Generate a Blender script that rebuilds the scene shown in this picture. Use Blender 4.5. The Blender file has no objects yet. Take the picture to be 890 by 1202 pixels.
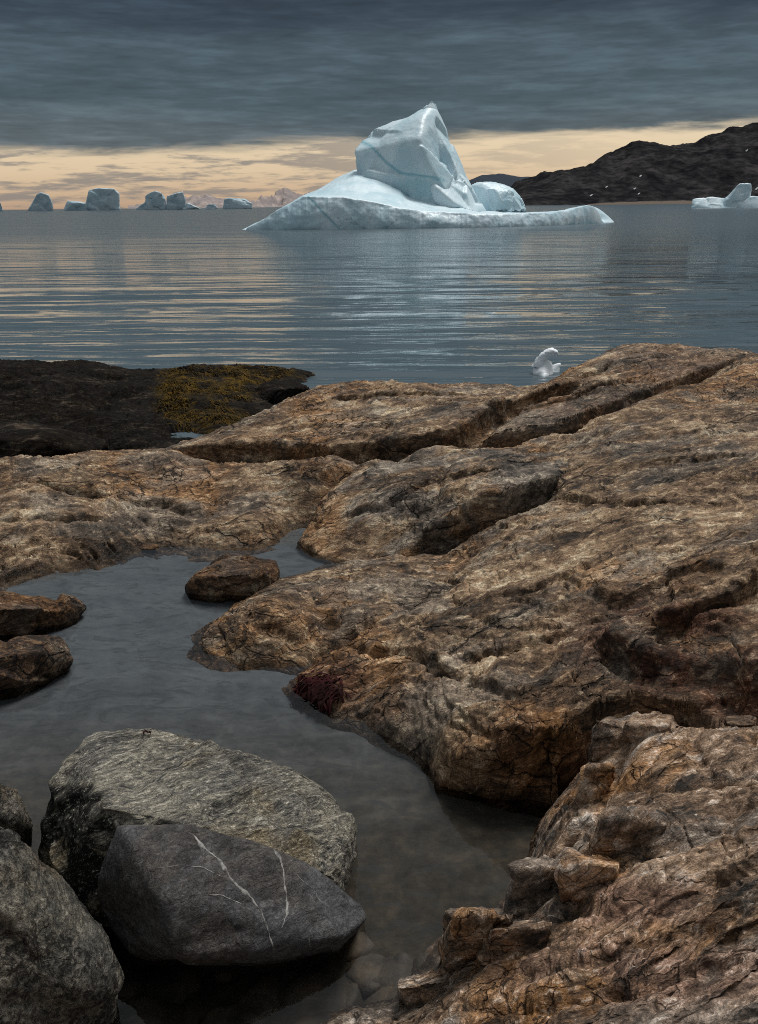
import bpy, bmesh, math, random
import numpy as np
from mathutils import Vector, Matrix
from mathutils.bvhtree import BVHTree

rng = np.random.default_rng(7)
DBG = False
random.seed(7)
sc = bpy.context.scene
COL = sc.collection

# ------------------------------------------------------------------ camera
W, HH, F = 890.0, 1202.0, 1050.0
CAMH = 1.70
PITCH = math.atan((601 - 241.5) / F)
ROLL = 0.0105
SEA = -0.30
fw = np.array([0, math.cos(PITCH), -math.sin(PITCH)])
u0 = np.array([0, math.sin(PITCH), math.cos(PITCH)])
r0 = np.array([1.0, 0, 0])
RT = math.cos(ROLL) * r0 - math.sin(ROLL) * u0
UP = math.cos(ROLL) * u0 + math.sin(ROLL) * r0
CAMP = np.array([0, 0, CAMH])
cam_d = bpy.data.cameras.new('camera')
cam = bpy.data.objects.new('camera', cam_d)
COL.objects.link(cam)
cam_d.sensor_fit = 'VERTICAL'
cam_d.sensor_height = 36.0
cam_d.sensor_width = 36.0
cam_d.lens = 36.0 * F / HH
cam_d.clip_start = 0.05
cam_d.clip_end = 60000
M4 = Matrix(((RT[0], UP[0], -fw[0], 0), (RT[1], UP[1], -fw[1], 0), (RT[2], UP[2], -fw[2], CAMH), (0, 0, 0, 1)))
cam.matrix_world = M4
sc.camera = cam

def ray(px, py):
    return fw + RT * ((px - W / 2) / F) + UP * ((HH / 2 - py) / F)
def at(px, py, z=0.0):            # world point under a pixel at height z
    d = ray(px, py)
    return CAMP + d * ((z - CAMH) / d[2])
def aty(px, py, y):               # world point under a pixel at distance y
    d = ray(px, py)
    return CAMP + d * (y / d[1])
def proj(P):
    Q = np.asarray(P) - CAMP
    k = F / np.maximum(Q @ fw, 1e-3)
    return W / 2 + (Q @ RT) * k, HH / 2 - (Q @ UP) * k

# ------------------------------------------------------------------ light, sky, exposure
SUN_EL, SUN_AZ = math.radians(64), math.radians(38)      # azimuth clockwise from +Y
sun_d = bpy.data.lights.new('sun', 'SUN')
sun_d.energy = 2.15
sun_d.angle = math.radians(22)
sun_d.color = (1.0, 0.965, 0.92)
sun = bpy.data.objects.new('sun', sun_d)
COL.objects.link(sun)
sdir = Vector((math.sin(SUN_AZ) * math.cos(SUN_EL), math.cos(SUN_AZ) * math.cos(SUN_EL), math.sin(SUN_EL)))
sun.rotation_euler = sdir.to_track_quat('Z', 'Y').to_euler()
sun.location = (6, -6, 20)
sc.view_settings.view_transform = 'Standard'
sc.view_settings.look = 'None'
sc.view_settings.exposure = 0.55
sc.view_settings.gamma = 1
sc.cycles.use_denoising = False
sc.cycles.filter_width = 1.0
sc.cycles.max_bounces = 6
sc.cycles.transparent_max_bounces = 12
sc.cycles.sample_clamp_indirect = 4

# node helpers
def nd(nt, typ, ins=None, **props):
    n = nt.nodes.new(typ)
    for k, v in props.items():
        setattr(n, k, v)
    for k, v in (ins or {}).items():
        s = n.inputs[k]
        if isinstance(v, bpy.types.NodeSocket):
            nt.links.new(v, s)
        else:
            s.default_value = v
    return n
def mth(nt, op, a, b=None, c=None, clamp=False):
    n = nt.nodes.new('ShaderNodeMath'); n.operation = op; n.use_clamp = clamp
    for i, v in enumerate((a, b, c)):
        if v is None: continue
        if isinstance(v, bpy.types.NodeSocket): nt.links.new(v, n.inputs[i])
        else: n.inputs[i].default_value = v
    return n.outputs[0]
def rgba(c): return (c[0], c[1], c[2], 1.0)
def mixc(nt, fac, a, b, mode='MIX'):
    n = nt.nodes.new('ShaderNodeMix'); n.data_type = 'RGBA'; n.blend_type = mode; n.clamp_factor = True
    for i, v in ((0, fac), (6, a), (7, b)):
        if isinstance(v, bpy.types.NodeSocket): nt.links.new(v, n.inputs[i])
        elif i == 0: n.inputs[0].default_value = v
        else: n.inputs[i].default_value = rgba(v)
    return n.outputs[2]
def ramp(nt, fac, stops, interp='LINEAR'):
    n = nt.nodes.new('ShaderNodeValToRGB'); r = n.color_ramp; r.interpolation = interp
    while len(r.elements) < len(stops): r.elements.new(0.5)
    for e, (p, c) in zip(r.elements, stops):
        e.position = p
        e.color = rgba(c) if isinstance(c, (tuple, list)) else (c, c, c, 1)
    nt.links.new(fac, n.inputs[0])
    return n.outputs[0]
def sstep(nt, x, a, b):
    n = nt.nodes.new('ShaderNodeMapRange'); n.interpolation_type = 'SMOOTHSTEP'
    for k, v in (('Value', x), ('From Min', a), ('From Max', b)):
        if isinstance(v, bpy.types.NodeSocket): nt.links.new(v, n.inputs[k])
        else: n.inputs[k].default_value = v
    return n.outputs[0]
def noise(nt, vec, scale, detail=4, rough=0.55, dist=0.0, lac=2.0):
    return nd(nt, 'ShaderNodeTexNoise', {'Vector': vec, 'Scale': scale, 'Detail': detail, 'Roughness': rough,
                                         'Distortion': dist, 'Lacunarity': lac}).outputs[0]
def mapping(nt, vec, scale=(1, 1, 1), rot=(0, 0, 0), loc=(0, 0, 0)):
    return nd(nt, 'ShaderNodeMapping', {'Vector': vec, 'Scale': scale, 'Rotation': rot, 'Location': loc}).outputs[0]

world = bpy.data.worlds.new('World')
sc.world = world
world.use_nodes = True
nt = world.node_tree
nt.nodes.clear()
gen = nd(nt, 'ShaderNodeTexCoord').outputs['Generated']
sx = nd(nt, 'ShaderNodeSeparateXYZ', {0: gen})
dx, dz = sx.outputs[0], sx.outputs[2]
zc = mth(nt, 'MAXIMUM', dz, 0.0)
v1 = mapping(nt, gen, (1.8, 1.8, 9))
v2 = mapping(nt, gen, (4.5, 4.5, 42), loc=(3, 1, 7))
v3 = mapping(nt, gen, (13, 13, 95), loc=(1, 9, 2))
n1 = noise(nt, v1, 1.7, 7, 0.58, 0.3)
n2 = noise(nt, v2, 1.6, 6, 0.6, 0.4)
n3 = noise(nt, v3, 2.0, 5, 0.6, 0.3)
zz = mth(nt, 'MULTIPLY_ADD', mth(nt, 'SUBTRACT', n1, 0.5), 0.085, zc)
cl = ramp(nt, zz, [(0.0, (.130, .150, .158)), (.055, (.080, .100, .112)), (.10, (.050, .072, .086)), (.15, (.046, .066, .081)),
                   (.175, (.026, .038, .051)), (.21, (.021, .030, .042)), (.30, (.090, .104, .120)), (.6, (.225, .243, .258)), (1, (.31, .325, .335))])
tex = ramp(nt, mth(nt, 'MULTIPLY_ADD', n3, 0.45, mth(nt, 'MULTIPLY', n2, 0.55)), [(.34, .70), (.5, .98), (.66, 1.42)])
cl = mixc(nt, 1.0, cl, tex, 'MULTIPLY')
gap = ramp(nt, zc, [(0, (.33, .225, .155)), (.012, (.41, .29, .19)), (.035, (.50, .385, .255)), (.07, (.56, .455, .31)), (.1, (.54, .46, .34))])
st = sstep(nt, mth(nt, 'MULTIPLY_ADD', n2, 0.6, mth(nt, 'MULTIPLY', n3, 0.4)), 0.47, 0.58)
st = mth(nt, 'MULTIPLY', st, sstep(nt, dx, 0.38, -0.18))
gap = mixc(nt, mth(nt, 'MULTIPLY', st, 0.85), gap, (.17, .155, .145))
e0 = mth(nt, 'MULTIPLY_ADD', dx, 0.028, 0.063)
e0 = mth(nt, 'ADD', e0, mth(nt, 'MULTIPLY', mth(nt, 'SUBTRACT', n2, 0.5), 0.034))
e0 = mth(nt, 'ADD', e0, mth(nt, 'MULTIPLY', mth(nt, 'SUBTRACT', n1, 0.5), 0.006))
cm = sstep(nt, mth(nt, 'SUBTRACT', zc, e0), -0.006, 0.008)
skyc = mixc(nt, cm, gap, cl)
nish = nd(nt, 'ShaderNodeTexSky', sky_type='NISHITA', sun_disc=False, sun_elevation=SUN_EL, sun_rotation=SUN_AZ)
bg1 = nd(nt, 'ShaderNodeBackground', {'Color': skyc, 'Strength': 1.0})
bg2 = nd(nt, 'ShaderNodeBackground', {'Color': nish.outputs[0], 'Strength': 0.05})
mx = nd(nt, 'ShaderNodeMixShader', {0: 0.04, 1: bg1.outputs[0], 2: bg2.outputs[0]})
nd(nt, 'ShaderNodeOutputWorld', {0: mx.outputs[0]})

# ------------------------------------------------------------------ numpy noise
_perm = rng.permutation(256).astype(np.int32)
_perm = np.concatenate([_perm, _perm])
_g = np.array([[1,1,0],[-1,1,0],[1,-1,0],[-1,-1,0],[1,0,1],[-1,0,1],[1,0,-1],[-1,0,-1],[0,1,1],[0,-1,1],[0,1,-1],[0,-1,-1],
               [1,1,0],[-1,1,0],[0,-1,1],[0,-1,-1]], np.float32)
def pn(P):
    P = P.astype(np.float32)
    fl = np.floor(P); f = P - fl
    I = fl.astype(np.int32) & 255
    w = f * f * f * (f * (f * 6 - 15) + 10)
    out = 0
    for i in (0, 1):
        a = _perm[(I[:, 0] + i) & 255]
        wx = w[:, 0] if i else 1 - w[:, 0]
        for j in (0, 1):
            b = _perm[(a + I[:, 1] + j) & 255]
            wy = wx * (w[:, 1] if j else 1 - w[:, 1])
            for k in (0, 1):
                h = _g[_perm[(b + I[:, 2] + k) & 255] & 15]
                d = h[:, 0] * (f[:, 0] - i) + h[:, 1] * (f[:, 1] - j) + h[:, 2] * (f[:, 2] - k)
                out = out + wy * (w[:, 2] if k else 1 - w[:, 2]) * d
    return out
def fbm(P, s, o=4, g=0.5, off=0.0):
    s = np.asarray(s, np.float32)
    r = 0; a = 1.0; Q = P * s + off
    for _ in range(o):
        r = r + a * pn(Q); a *= g; Q = Q * 2.03 + 17.3
    return r
def ridged(P, s, o=3, off=0.0):
    s = np.asarray(s, np.float32)
    r = 0; a = 1.0; Q = P * s + off
    for _ in range(o):
        r = r + a * (1 - 2 * np.abs(pn(Q))); a *= 0.5; Q = Q * 2.1 + 11.7
    return r
def ss(x, a, b):
    t = np.clip((x - a) / (b - a), 0, 1); return t * t * (3 - 2 * t)
def terrace(t, k, sharp=0.25):
    s = t * k; b = np.floor(s); f = s - b
    return (b + ss(f, 0.5 - sharp, 0.5 + sharp)) / k
def rotm(ax, ay, az):
    return np.array(Matrix.Rotation(az, 3, 'Z') @ Matrix.Rotation(ay, 3, 'Y') @ Matrix.Rotation(ax, 3, 'X'))

def plates(q2, sx, sy, off):
    Q = q2 / np.array([sx, sy]) + off
    I = np.floor(Q).astype(np.int32)
    f1 = np.full(len(Q), 9.); f2 = np.full(len(Q), 9.); hid = np.zeros(len(Q), np.int32)
    for i in (-1, 0, 1):
        for j in (-1, 0, 1):
            a = _perm[(I[:, 0] + i) & 255]; b = _perm[(a + I[:, 1] + j) & 255]
            c = _perm[(b + 57) & 255]
            d = (I[:, 0] + i + b / 256. - Q[:, 0]) ** 2 + (I[:, 1] + j + c / 256. - Q[:, 1]) ** 2
            nw = d < f1
            f2 = np.where(nw, f1, np.minimum(f2, d)); hid = np.where(nw, c ^ b, hid); f1 = np.where(nw, d, f1)
    return (hid & 255) / 255., np.sqrt(f2) - np.sqrt(f1)

def rock_detail(P, rot, amp=1.0, off=0.0, smooth=1.0, cracks=1.0, plate=1.0):
    q = (P @ rot).astype(np.float32)           # q.x along the foliation
    warp = fbm(q, 1.3, 2, off=off)[:, None] * np.array([0.1, 0.25, 0.25], np.float32)
    qw = q + warp
    d = 0.055 * fbm(qw, (1.1, 2.2, 2.2), 3, off=off + 3)
    t = fbm(qw, (1.6, 5.5, 5.5), 4, 0.5, off + 9)
    msk = ss(fbm(q, 1.4, 2, off=off + 31), -0.25, 0.35)
    d += smooth * 0.026 * (terrace(t, 9, 0.16) - 0.6 * t) * (0.35 + 0.65 * msk)
    c = fbm(qw, (0.9, 4.2, 4.2), 3, 0.5, off + 51)
    cr = np.exp(-(c / 0.016) ** 2) * ss(fbm(q, 1.9, 2, off=off + 71), -0.05, 0.3)
    d -= cracks * 0.022 * cr
    c2 = fbm(qw[:, [1, 0, 2]], (1.3, 2.6, 2.6), 3, 0.5, off + 151)
    d -= cracks * 0.015 * np.exp(-(c2 / 0.012) ** 2) * ss(fbm(q, 1.5, 2, off=off + 171), 0.05, 0.3)
    # flaked plates, broken along the foliation
    w2 = np.stack([fbm(qw, (5, 9, 9), 3, .55, off + 201), fbm(qw, (5, 9, 9), 3, .55, off + 211)], 1)
    qq = np.stack([qw[:, 0], qw[:, 1] + .8 * qw[:, 2]], 1)
    brk = ss(fbm(q, 2.1, 3, off=off + 221), -.25, .25)
    h, e = plates(qq + w2 * np.array([.10, .045]), .42, .15, off)
    d += plate * ((h - .5) * .020 * ss(e, 0, .05) * (.3 + .7 * brk) - .012 * np.exp(-(e / .045) ** 2) * brk)
    h, e = plates(qq + w2 * np.array([.05, .024]), .12, .042, off + 40)
    d += plate * ((h - .5) * .010 * (.25 + .75 * msk) - .005 * np.exp(-(e / .08) ** 2) * msk)
    d += 0.010 * fbm(qw, (9, 18, 18), 4, 0.6, off + 91)
    d += 0.0035 * fbm(qw, (34, 60, 60), 2, .6, off + 301)
    d += 0.005 * (ridged(qw, (16, 30, 30), 2, off + 120) - 0.8) * (0.4 + msk)
    return d * amp

# ------------------------------------------------------------------ mesh helpers
def mesh_from(name, V, Fc, mat, parent=None, smooth=True, attrs=None, origin=None):
    V = np.asarray(V, np.float32)
    if origin is not None:
        V = V - np.asarray(origin, np.float32)
    me = bpy.data.meshes.new(name)
    if isinstance(Fc, np.ndarray):
        k = Fc.shape[1]
        me.vertices.add(len(V)); me.vertices.foreach_set('co', V.ravel())
        me.loops.add(Fc.size); me.loops.foreach_set('vertex_index', Fc.astype(np.int32).ravel())
        me.polygons.add(len(Fc))
        me.polygons.foreach_set('loop_start', (np.arange(len(Fc)) * k).astype(np.int32))
        me.update(calc_edges=True)
    else:
        me.from_pydata(V.tolist(), [], Fc)
    if smooth:
        me.polygons.foreach_set('use_smooth', np.ones(len(me.polygons), bool))
    for an, av in (attrs or {}).items():
        a = me.attributes.new(an, 'FLOAT', 'POINT')
        a.data.foreach_set('value', np.asarray(av, np.float32))
    me.materials.append(mat)
    me.validate()
    ob = bpy.data.objects.new(name, me)
    COL.objects.link(ob)
    if parent is not None:
        ob.parent = parent
        if origin is not None:
            ob.location = Vector(np.asarray(origin, float)) - parent.location
    elif origin is not None:
        ob.location = Vector(np.asarray(origin, float))
    return ob
def tag(o, label=None, cat=None, group=None, kind=None):
    for k, v in (('label', label), ('category', cat), ('group', group), ('kind', kind)):
        if v: o[k] = v
    return o
def empty(name, loc):
    e = bpy.data.objects.new(name, None)
    e.empty_display_size = 0.2
    e.location = Vector(np.asarray(loc, float))
    COL.objects.link(e)
    return e
def rbf_fit(X, z, c=0.03, lam=0.005):
    X = np.asarray(X); z = np.asarray(z); n = len(X)
    r = np.sqrt(((X[:, None] - X[None]) ** 2).sum(-1) + c * c)
    A = np.zeros((n + 3, n + 3)); A[:n, :n] = r - np.eye(n) * lam; A[:n, n] = 1; A[:n, n + 1:] = X; A[n, :n] = 1; A[n + 1:, :n] = X.T
    w = np.linalg.solve(A, np.concatenate([z, [0, 0, 0]]))
    def ev(Q):
        out = np.empty(len(Q))
        for i in range(0, len(Q), 100000):
            q = Q[i:i + 100000]
            out[i:i + 100000] = np.sqrt(((q[:, None] - X[None]) ** 2).sum(-1) + c * c) @ w[:n] + w[n] + q @ w[n + 1:]
        return out
    return ev
def uvof(P):
    P = np.atleast_2d(P); return np.stack([P[:, 0] / P[:, 1], np.log(P[:, 1])], 1)
def seg_dist(Q, L):
    best = np.full(len(Q), 1e9)
    for a, b in zip(L[:-1], L[1:]):
        ab = b - a; t = np.clip(((Q - a) @ ab) / (ab @ ab + 1e-12), 0, 1)
        d = Q - a - t[:, None] * ab
        best = np.minimum(best, np.sqrt((d * d).sum(1)))
    return best
def seg_signed(Q, L):
    best = np.full(len(Q), 1e9); sg = np.zeros(len(Q)); sp = np.zeros(len(Q))
    ln = np.linalg.norm(np.diff(L, axis=0), axis=1); cu = np.concatenate([[0], np.cumsum(ln)])
    for k, (a, b) in enumerate(zip(L[:-1], L[1:])):
        ab = b - a; t = np.clip(((Q - a) @ ab) / (ab @ ab + 1e-12), 0, 1)
        d = Q - a - t[:, None] * ab
        r = np.sqrt((d * d).sum(1)); nw = r < best
        best = np.where(nw, r, best); sg = np.where(nw, np.sign(ab[0] * d[:, 1] - ab[1] * d[:, 0]), sg); sp = np.where(nw, (cu[k] + t * ln[k]) / cu[-1], sp)
    return best * sg, sp
def grid_faces(nr, nc):
    i = np.arange(nr * nc).reshape(nr, nc)
    return np.stack([i[:-1, :-1], i[:-1, 1:], i[1:, 1:], i[1:, :-1]], -1).reshape(-1, 4)
def grid_normals(P, nr, nc):
    G = P.reshape(nr, nc, 3)
    du = np.gradient(G, axis=1); dv = np.gradient(G, axis=0)
    n = np.cross(du, dv).reshape(-1, 3)
    n /= np.linalg.norm(n, axis=1, keepdims=True) + 1e-9
    n[n[:, 2] < 0] *= -1
    return n
def prune(V, Fc, keep, attrs):
    Fc = Fc[keep[Fc].any(1)]
    used = np.zeros(len(V), bool); used[Fc.ravel()] = True
    idx = np.cumsum(used) - 1
    return V[used], idx[Fc], {k: a[used] for k, a in attrs.items()}

def terrain(name, ctrl, world_ctrl, urange, yrange, du, dw, mat, rot, off, zcut, cracks=(), amp=1.0, smooth=1.0, crk=1.0, masks=None, c=0.03, pre=None, lam=.005, cuts=(), wsplit=None, plate=1.0):
    pts = [at(px, py, z) for px, py, z in ctrl] + [np.array(p, float) for p in world_ctrl]
    pts = np.array(pts)
    ev = rbf_fit(uvof(pts), pts[:, 2], c, lam)
    if DBG:
        res = pts[:, 2] - ev(uvof(pts))
        for i in np.argsort(-np.abs(res))[:25]:
            if abs(res[i]) > .035: print(name, 'C' if i < len(ctrl) else 'W', np.round(proj(pts[i:i+1]), 0).ravel(), np.round(pts[i], 2), 'res', round(res[i], 3))
        return None
    us = np.arange(urange[0], urange[1], du)
    ws = np.arange(1 / yrange[1], 1 / yrange[0], dw)
    if wsplit: ws = np.concatenate([ws[ws < wsplit], np.arange(wsplit, 1 / yrange[0], dw * 1.7)])
    ws = ws[::-1]
    nr, nc = len(ws), len(us)
    Y = np.repeat(1 / ws, nc); X = np.tile(us, nr) * Y
    Q = np.stack([X / Y, np.log(Y)], 1)
    z = ev(Q)
    P = np.stack([X, Y, z], 1)
    if pre is not None: P[:, 2] = pre(P)
    wn = fbm(np.stack([X, Y, 0 * X], 1), 3.0, 3, off=off + 5)
    wn2 = fbm(np.stack([X, Y, 0 * X], 1), 9.0, 2, off=off + 25)
    shift = np.zeros(len(P))
    for cr_ in cracks:
        line, wid, dep = cr_[:3]; step = cr_[3] if len(cr_) > 3 else 0; over = cr_[4] if len(cr_) > 4 else 0
        L = np.array([uvof(at(*p))[0] for p in line])
        lo, hi = L.min(0) - 0.25, L.max(0) + 0.25
        sel = np.where(((Q > lo) & (Q < hi)).all(1))[0]
        d, s_ = seg_signed(Q[sel], L)
        d = d * Y[sel] + 0.045 * wn[sel] + 0.005 * wn2[sel]
        tp = ss(s_, 0, .12) * ss(1 - s_, 0, .12)
        if step:
            dd = d if step > 0 else -d
            P[sel, 2] += abs(step) * tp * ss(dd, -.03, .022) * np.exp(-np.maximum(dd, 0) / (4 * abs(step)))
            shift[sel] -= over * tp * ss(dd, -.02, .03) * np.exp(-np.maximum(dd, 0) / .15)
            d = np.abs(dd + wid * .8)
        P[sel, 2] -= dep * (.25 + .75 * tp) * np.exp(-np.abs(d / wid) ** 1.6)
    for cut in cuts:
        line, side, K, mx, over = cut[:5]; ext = cut[5] if len(cut) > 5 else 9.
        W3 = np.array([at(*p) for p in line]); L = uvof(W3)
        lo, hi = L.min(0) - 0.35, L.max(0) + 0.35
        sel = np.where(((Q > lo) & (Q < hi)).all(1))[0]
        d, s_ = seg_signed(Q[sel], L)
        d = side * d * Y[sel] + 0.030 * wn[sel] + .006 * wn2[sel]
        ok = (s_ > .0005) & (s_ < .9995)
        tp = ss(s_, 0, .06) * ss(1 - s_, 0, .06) * ok
        P[sel, 2] -= tp * mx * (1 - np.exp(-np.maximum(d, 0) * K / mx)) * (1 - ss(d, ext, ext * 1.7))
        shift[sel] += side * over * tp * np.exp(-np.maximum(-d, 0) / .10) * ss(d, .05, -.01)
    P[:, 1] += shift; P[:, 0] += shift * P[:, 0] / P[:, 1]
    n = grid_normals(P, nr, nc)
    P = P + n * (rock_detail(P, rot, amp, off, smooth, crk, plate) * (.35 + .65 * ss(n[:, 2], .35, .8)))[:, None]
    attrs = {}
    if masks:
        px, py = proj(P)
        for k, fn in masks.items(): attrs[k] = fn(px, py, P)
    V, Fc, attrs = prune(P, grid_faces(nr, nc), P[:, 2] > zcut, attrs)
    return mesh_from(name, V, Fc, mat, attrs=attrs)

_ico = {}
def ico(level):
    if level not in _ico:
        bm = bmesh.new(); bmesh.ops.create_icosphere(bm, subdivisions=level, radius=1.0)
        V = np.array([v.co[:] for v in bm.verts], np.float32); bm.verts.index_update()
        Fc = np.array([[v.index for v in f.verts] for f in bm.faces], np.int32); bm.free()
        V /= np.linalg.norm(V, axis=1, keepdims=True)
        _ico[level] = (V, Fc)
    return _ico[level]
def hull_planes(pts):
    bm = bmesh.new()
    for p in pts: bm.verts.new(p)
    bmesh.ops.convex_hull(bm, input=bm.verts)
    bm.normal_update()
    out = [(np.array(f.normal), np.array(f.calc_center_median())) for f in bm.faces]
    bm.free()
    return out
def hull_body(pts, level=6, p=26, scale=1.0):
    """smooth-edged convex body through the given corner points: world verts, faces, normals"""
    pts = np.array(pts, float)
    c = 0.5 * (pts.mean(0) + 0.5 * (pts.min(0) + pts.max(0)))
    ext = (pts.max(0) - pts.min(0)) / 2
    D, Fc = ico(level)
    D = D * ext; D = D / np.linalg.norm(D, axis=1, keepdims=True)
    acc = np.zeros(len(D))
    for n, q in hull_planes(pts):
        h = float((q - c) @ n)
        if h < 0: n, h = -n, -h
        acc += np.maximum(D @ n / max(h, 1e-4), 0) ** p
    r = acc ** (-1 / p) * scale
    V = c + D * r[:, None]
    return V, Fc, vnormals(V, Fc), c
def vnormals(V, Fc):
    fn = np.cross(V[Fc[:, 1]] - V[Fc[:, 0]], V[Fc[:, 2]] - V[Fc[:, 0]])
    n = np.zeros_like(V)
    for k in range(3):
        for a in range(3): n[:, a] += np.bincount(Fc[:, k], fn[:, a], len(V))
    n /= np.linalg.norm(n, axis=1, keepdims=True) + 1e-12
    return n
def boulder(name, corners, mat, level, rot, off, amp=1.0, p=26, parent=None, smooth=1.0, crk=1.0, masks=None, extra=None, base_z=0.0, facet=0.0):
    V, Fc, n, c = hull_body([np.array(q, float) for q in corners], level, p)
    d = rock_detail(V, rot, amp, off, smooth, crk)
    if extra is not None: d = d + extra(V, n)
    if facet:
        r = np.random.default_rng(int(off)); S = V[r.integers(0, len(V), 22)]; T = r.normal(0, 1, (22, 3)); h = r.normal(0, .5, 22)
        ex = np.ptp(V, axis=0).max()
        Vw = V + .05 * ex * np.stack([fbm(V, 4 / ex, 3, off=off + k_) for k_ in (1, 2, 3)], 1)
        d2 = ((Vw[:, None] - S[None]) ** 2).sum(-1); q = np.argsort(d2, axis=1)[:, :2]; ri = np.arange(len(V))
        fa, fb = [h[q[:, k_]] + ((V - S[q[:, k_]]) * T[q[:, k_]]).sum(1) / (ex * .25) for k_ in (0, 1)]
        wg = ss((d2[ri, q[:, 1]] - d2[ri, q[:, 0]]) / (ex * ex * .006), 0, 1)
        d = d + facet * np.clip(fa * (.5 + .5 * wg) + fb * (.5 - .5 * wg), -2, 2)
    V = V + n * d[:, None]
    attrs = {}
    if masks:
        px, py = proj(V)
        for k, fn in masks.items(): attrs[k] = fn(px, py, V)
    return mesh_from(name, V, Fc, mat, parent, attrs=attrs, origin=(c[0], c[1], base_z))

# ------------------------------------------------------------------ materials
def new_mat(name):
    m = bpy.data.materials.new(name); m.use_nodes = True
    t = m.node_tree; t.nodes.clear()
    return m, t
def finish(t, col, rough, bump=None, strength=0.4, dist=0.01, spec=0.4, **kw):
    ins = {'Base Color': col, 'Roughness': rough, 'Specular IOR Level': spec}
    ins.update(kw)
    if bump is not None:
        b = nd(t, 'ShaderNodeBump', {'Height': bump, 'Strength': strength, 'Distance': dist})
        ins['Normal'] = b.outputs[0]
    p = nd(t, 'ShaderNodeBsdfPrincipled', ins)
    nd(t, 'ShaderNodeOutputMaterial', {0: p.outputs[0]})

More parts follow.
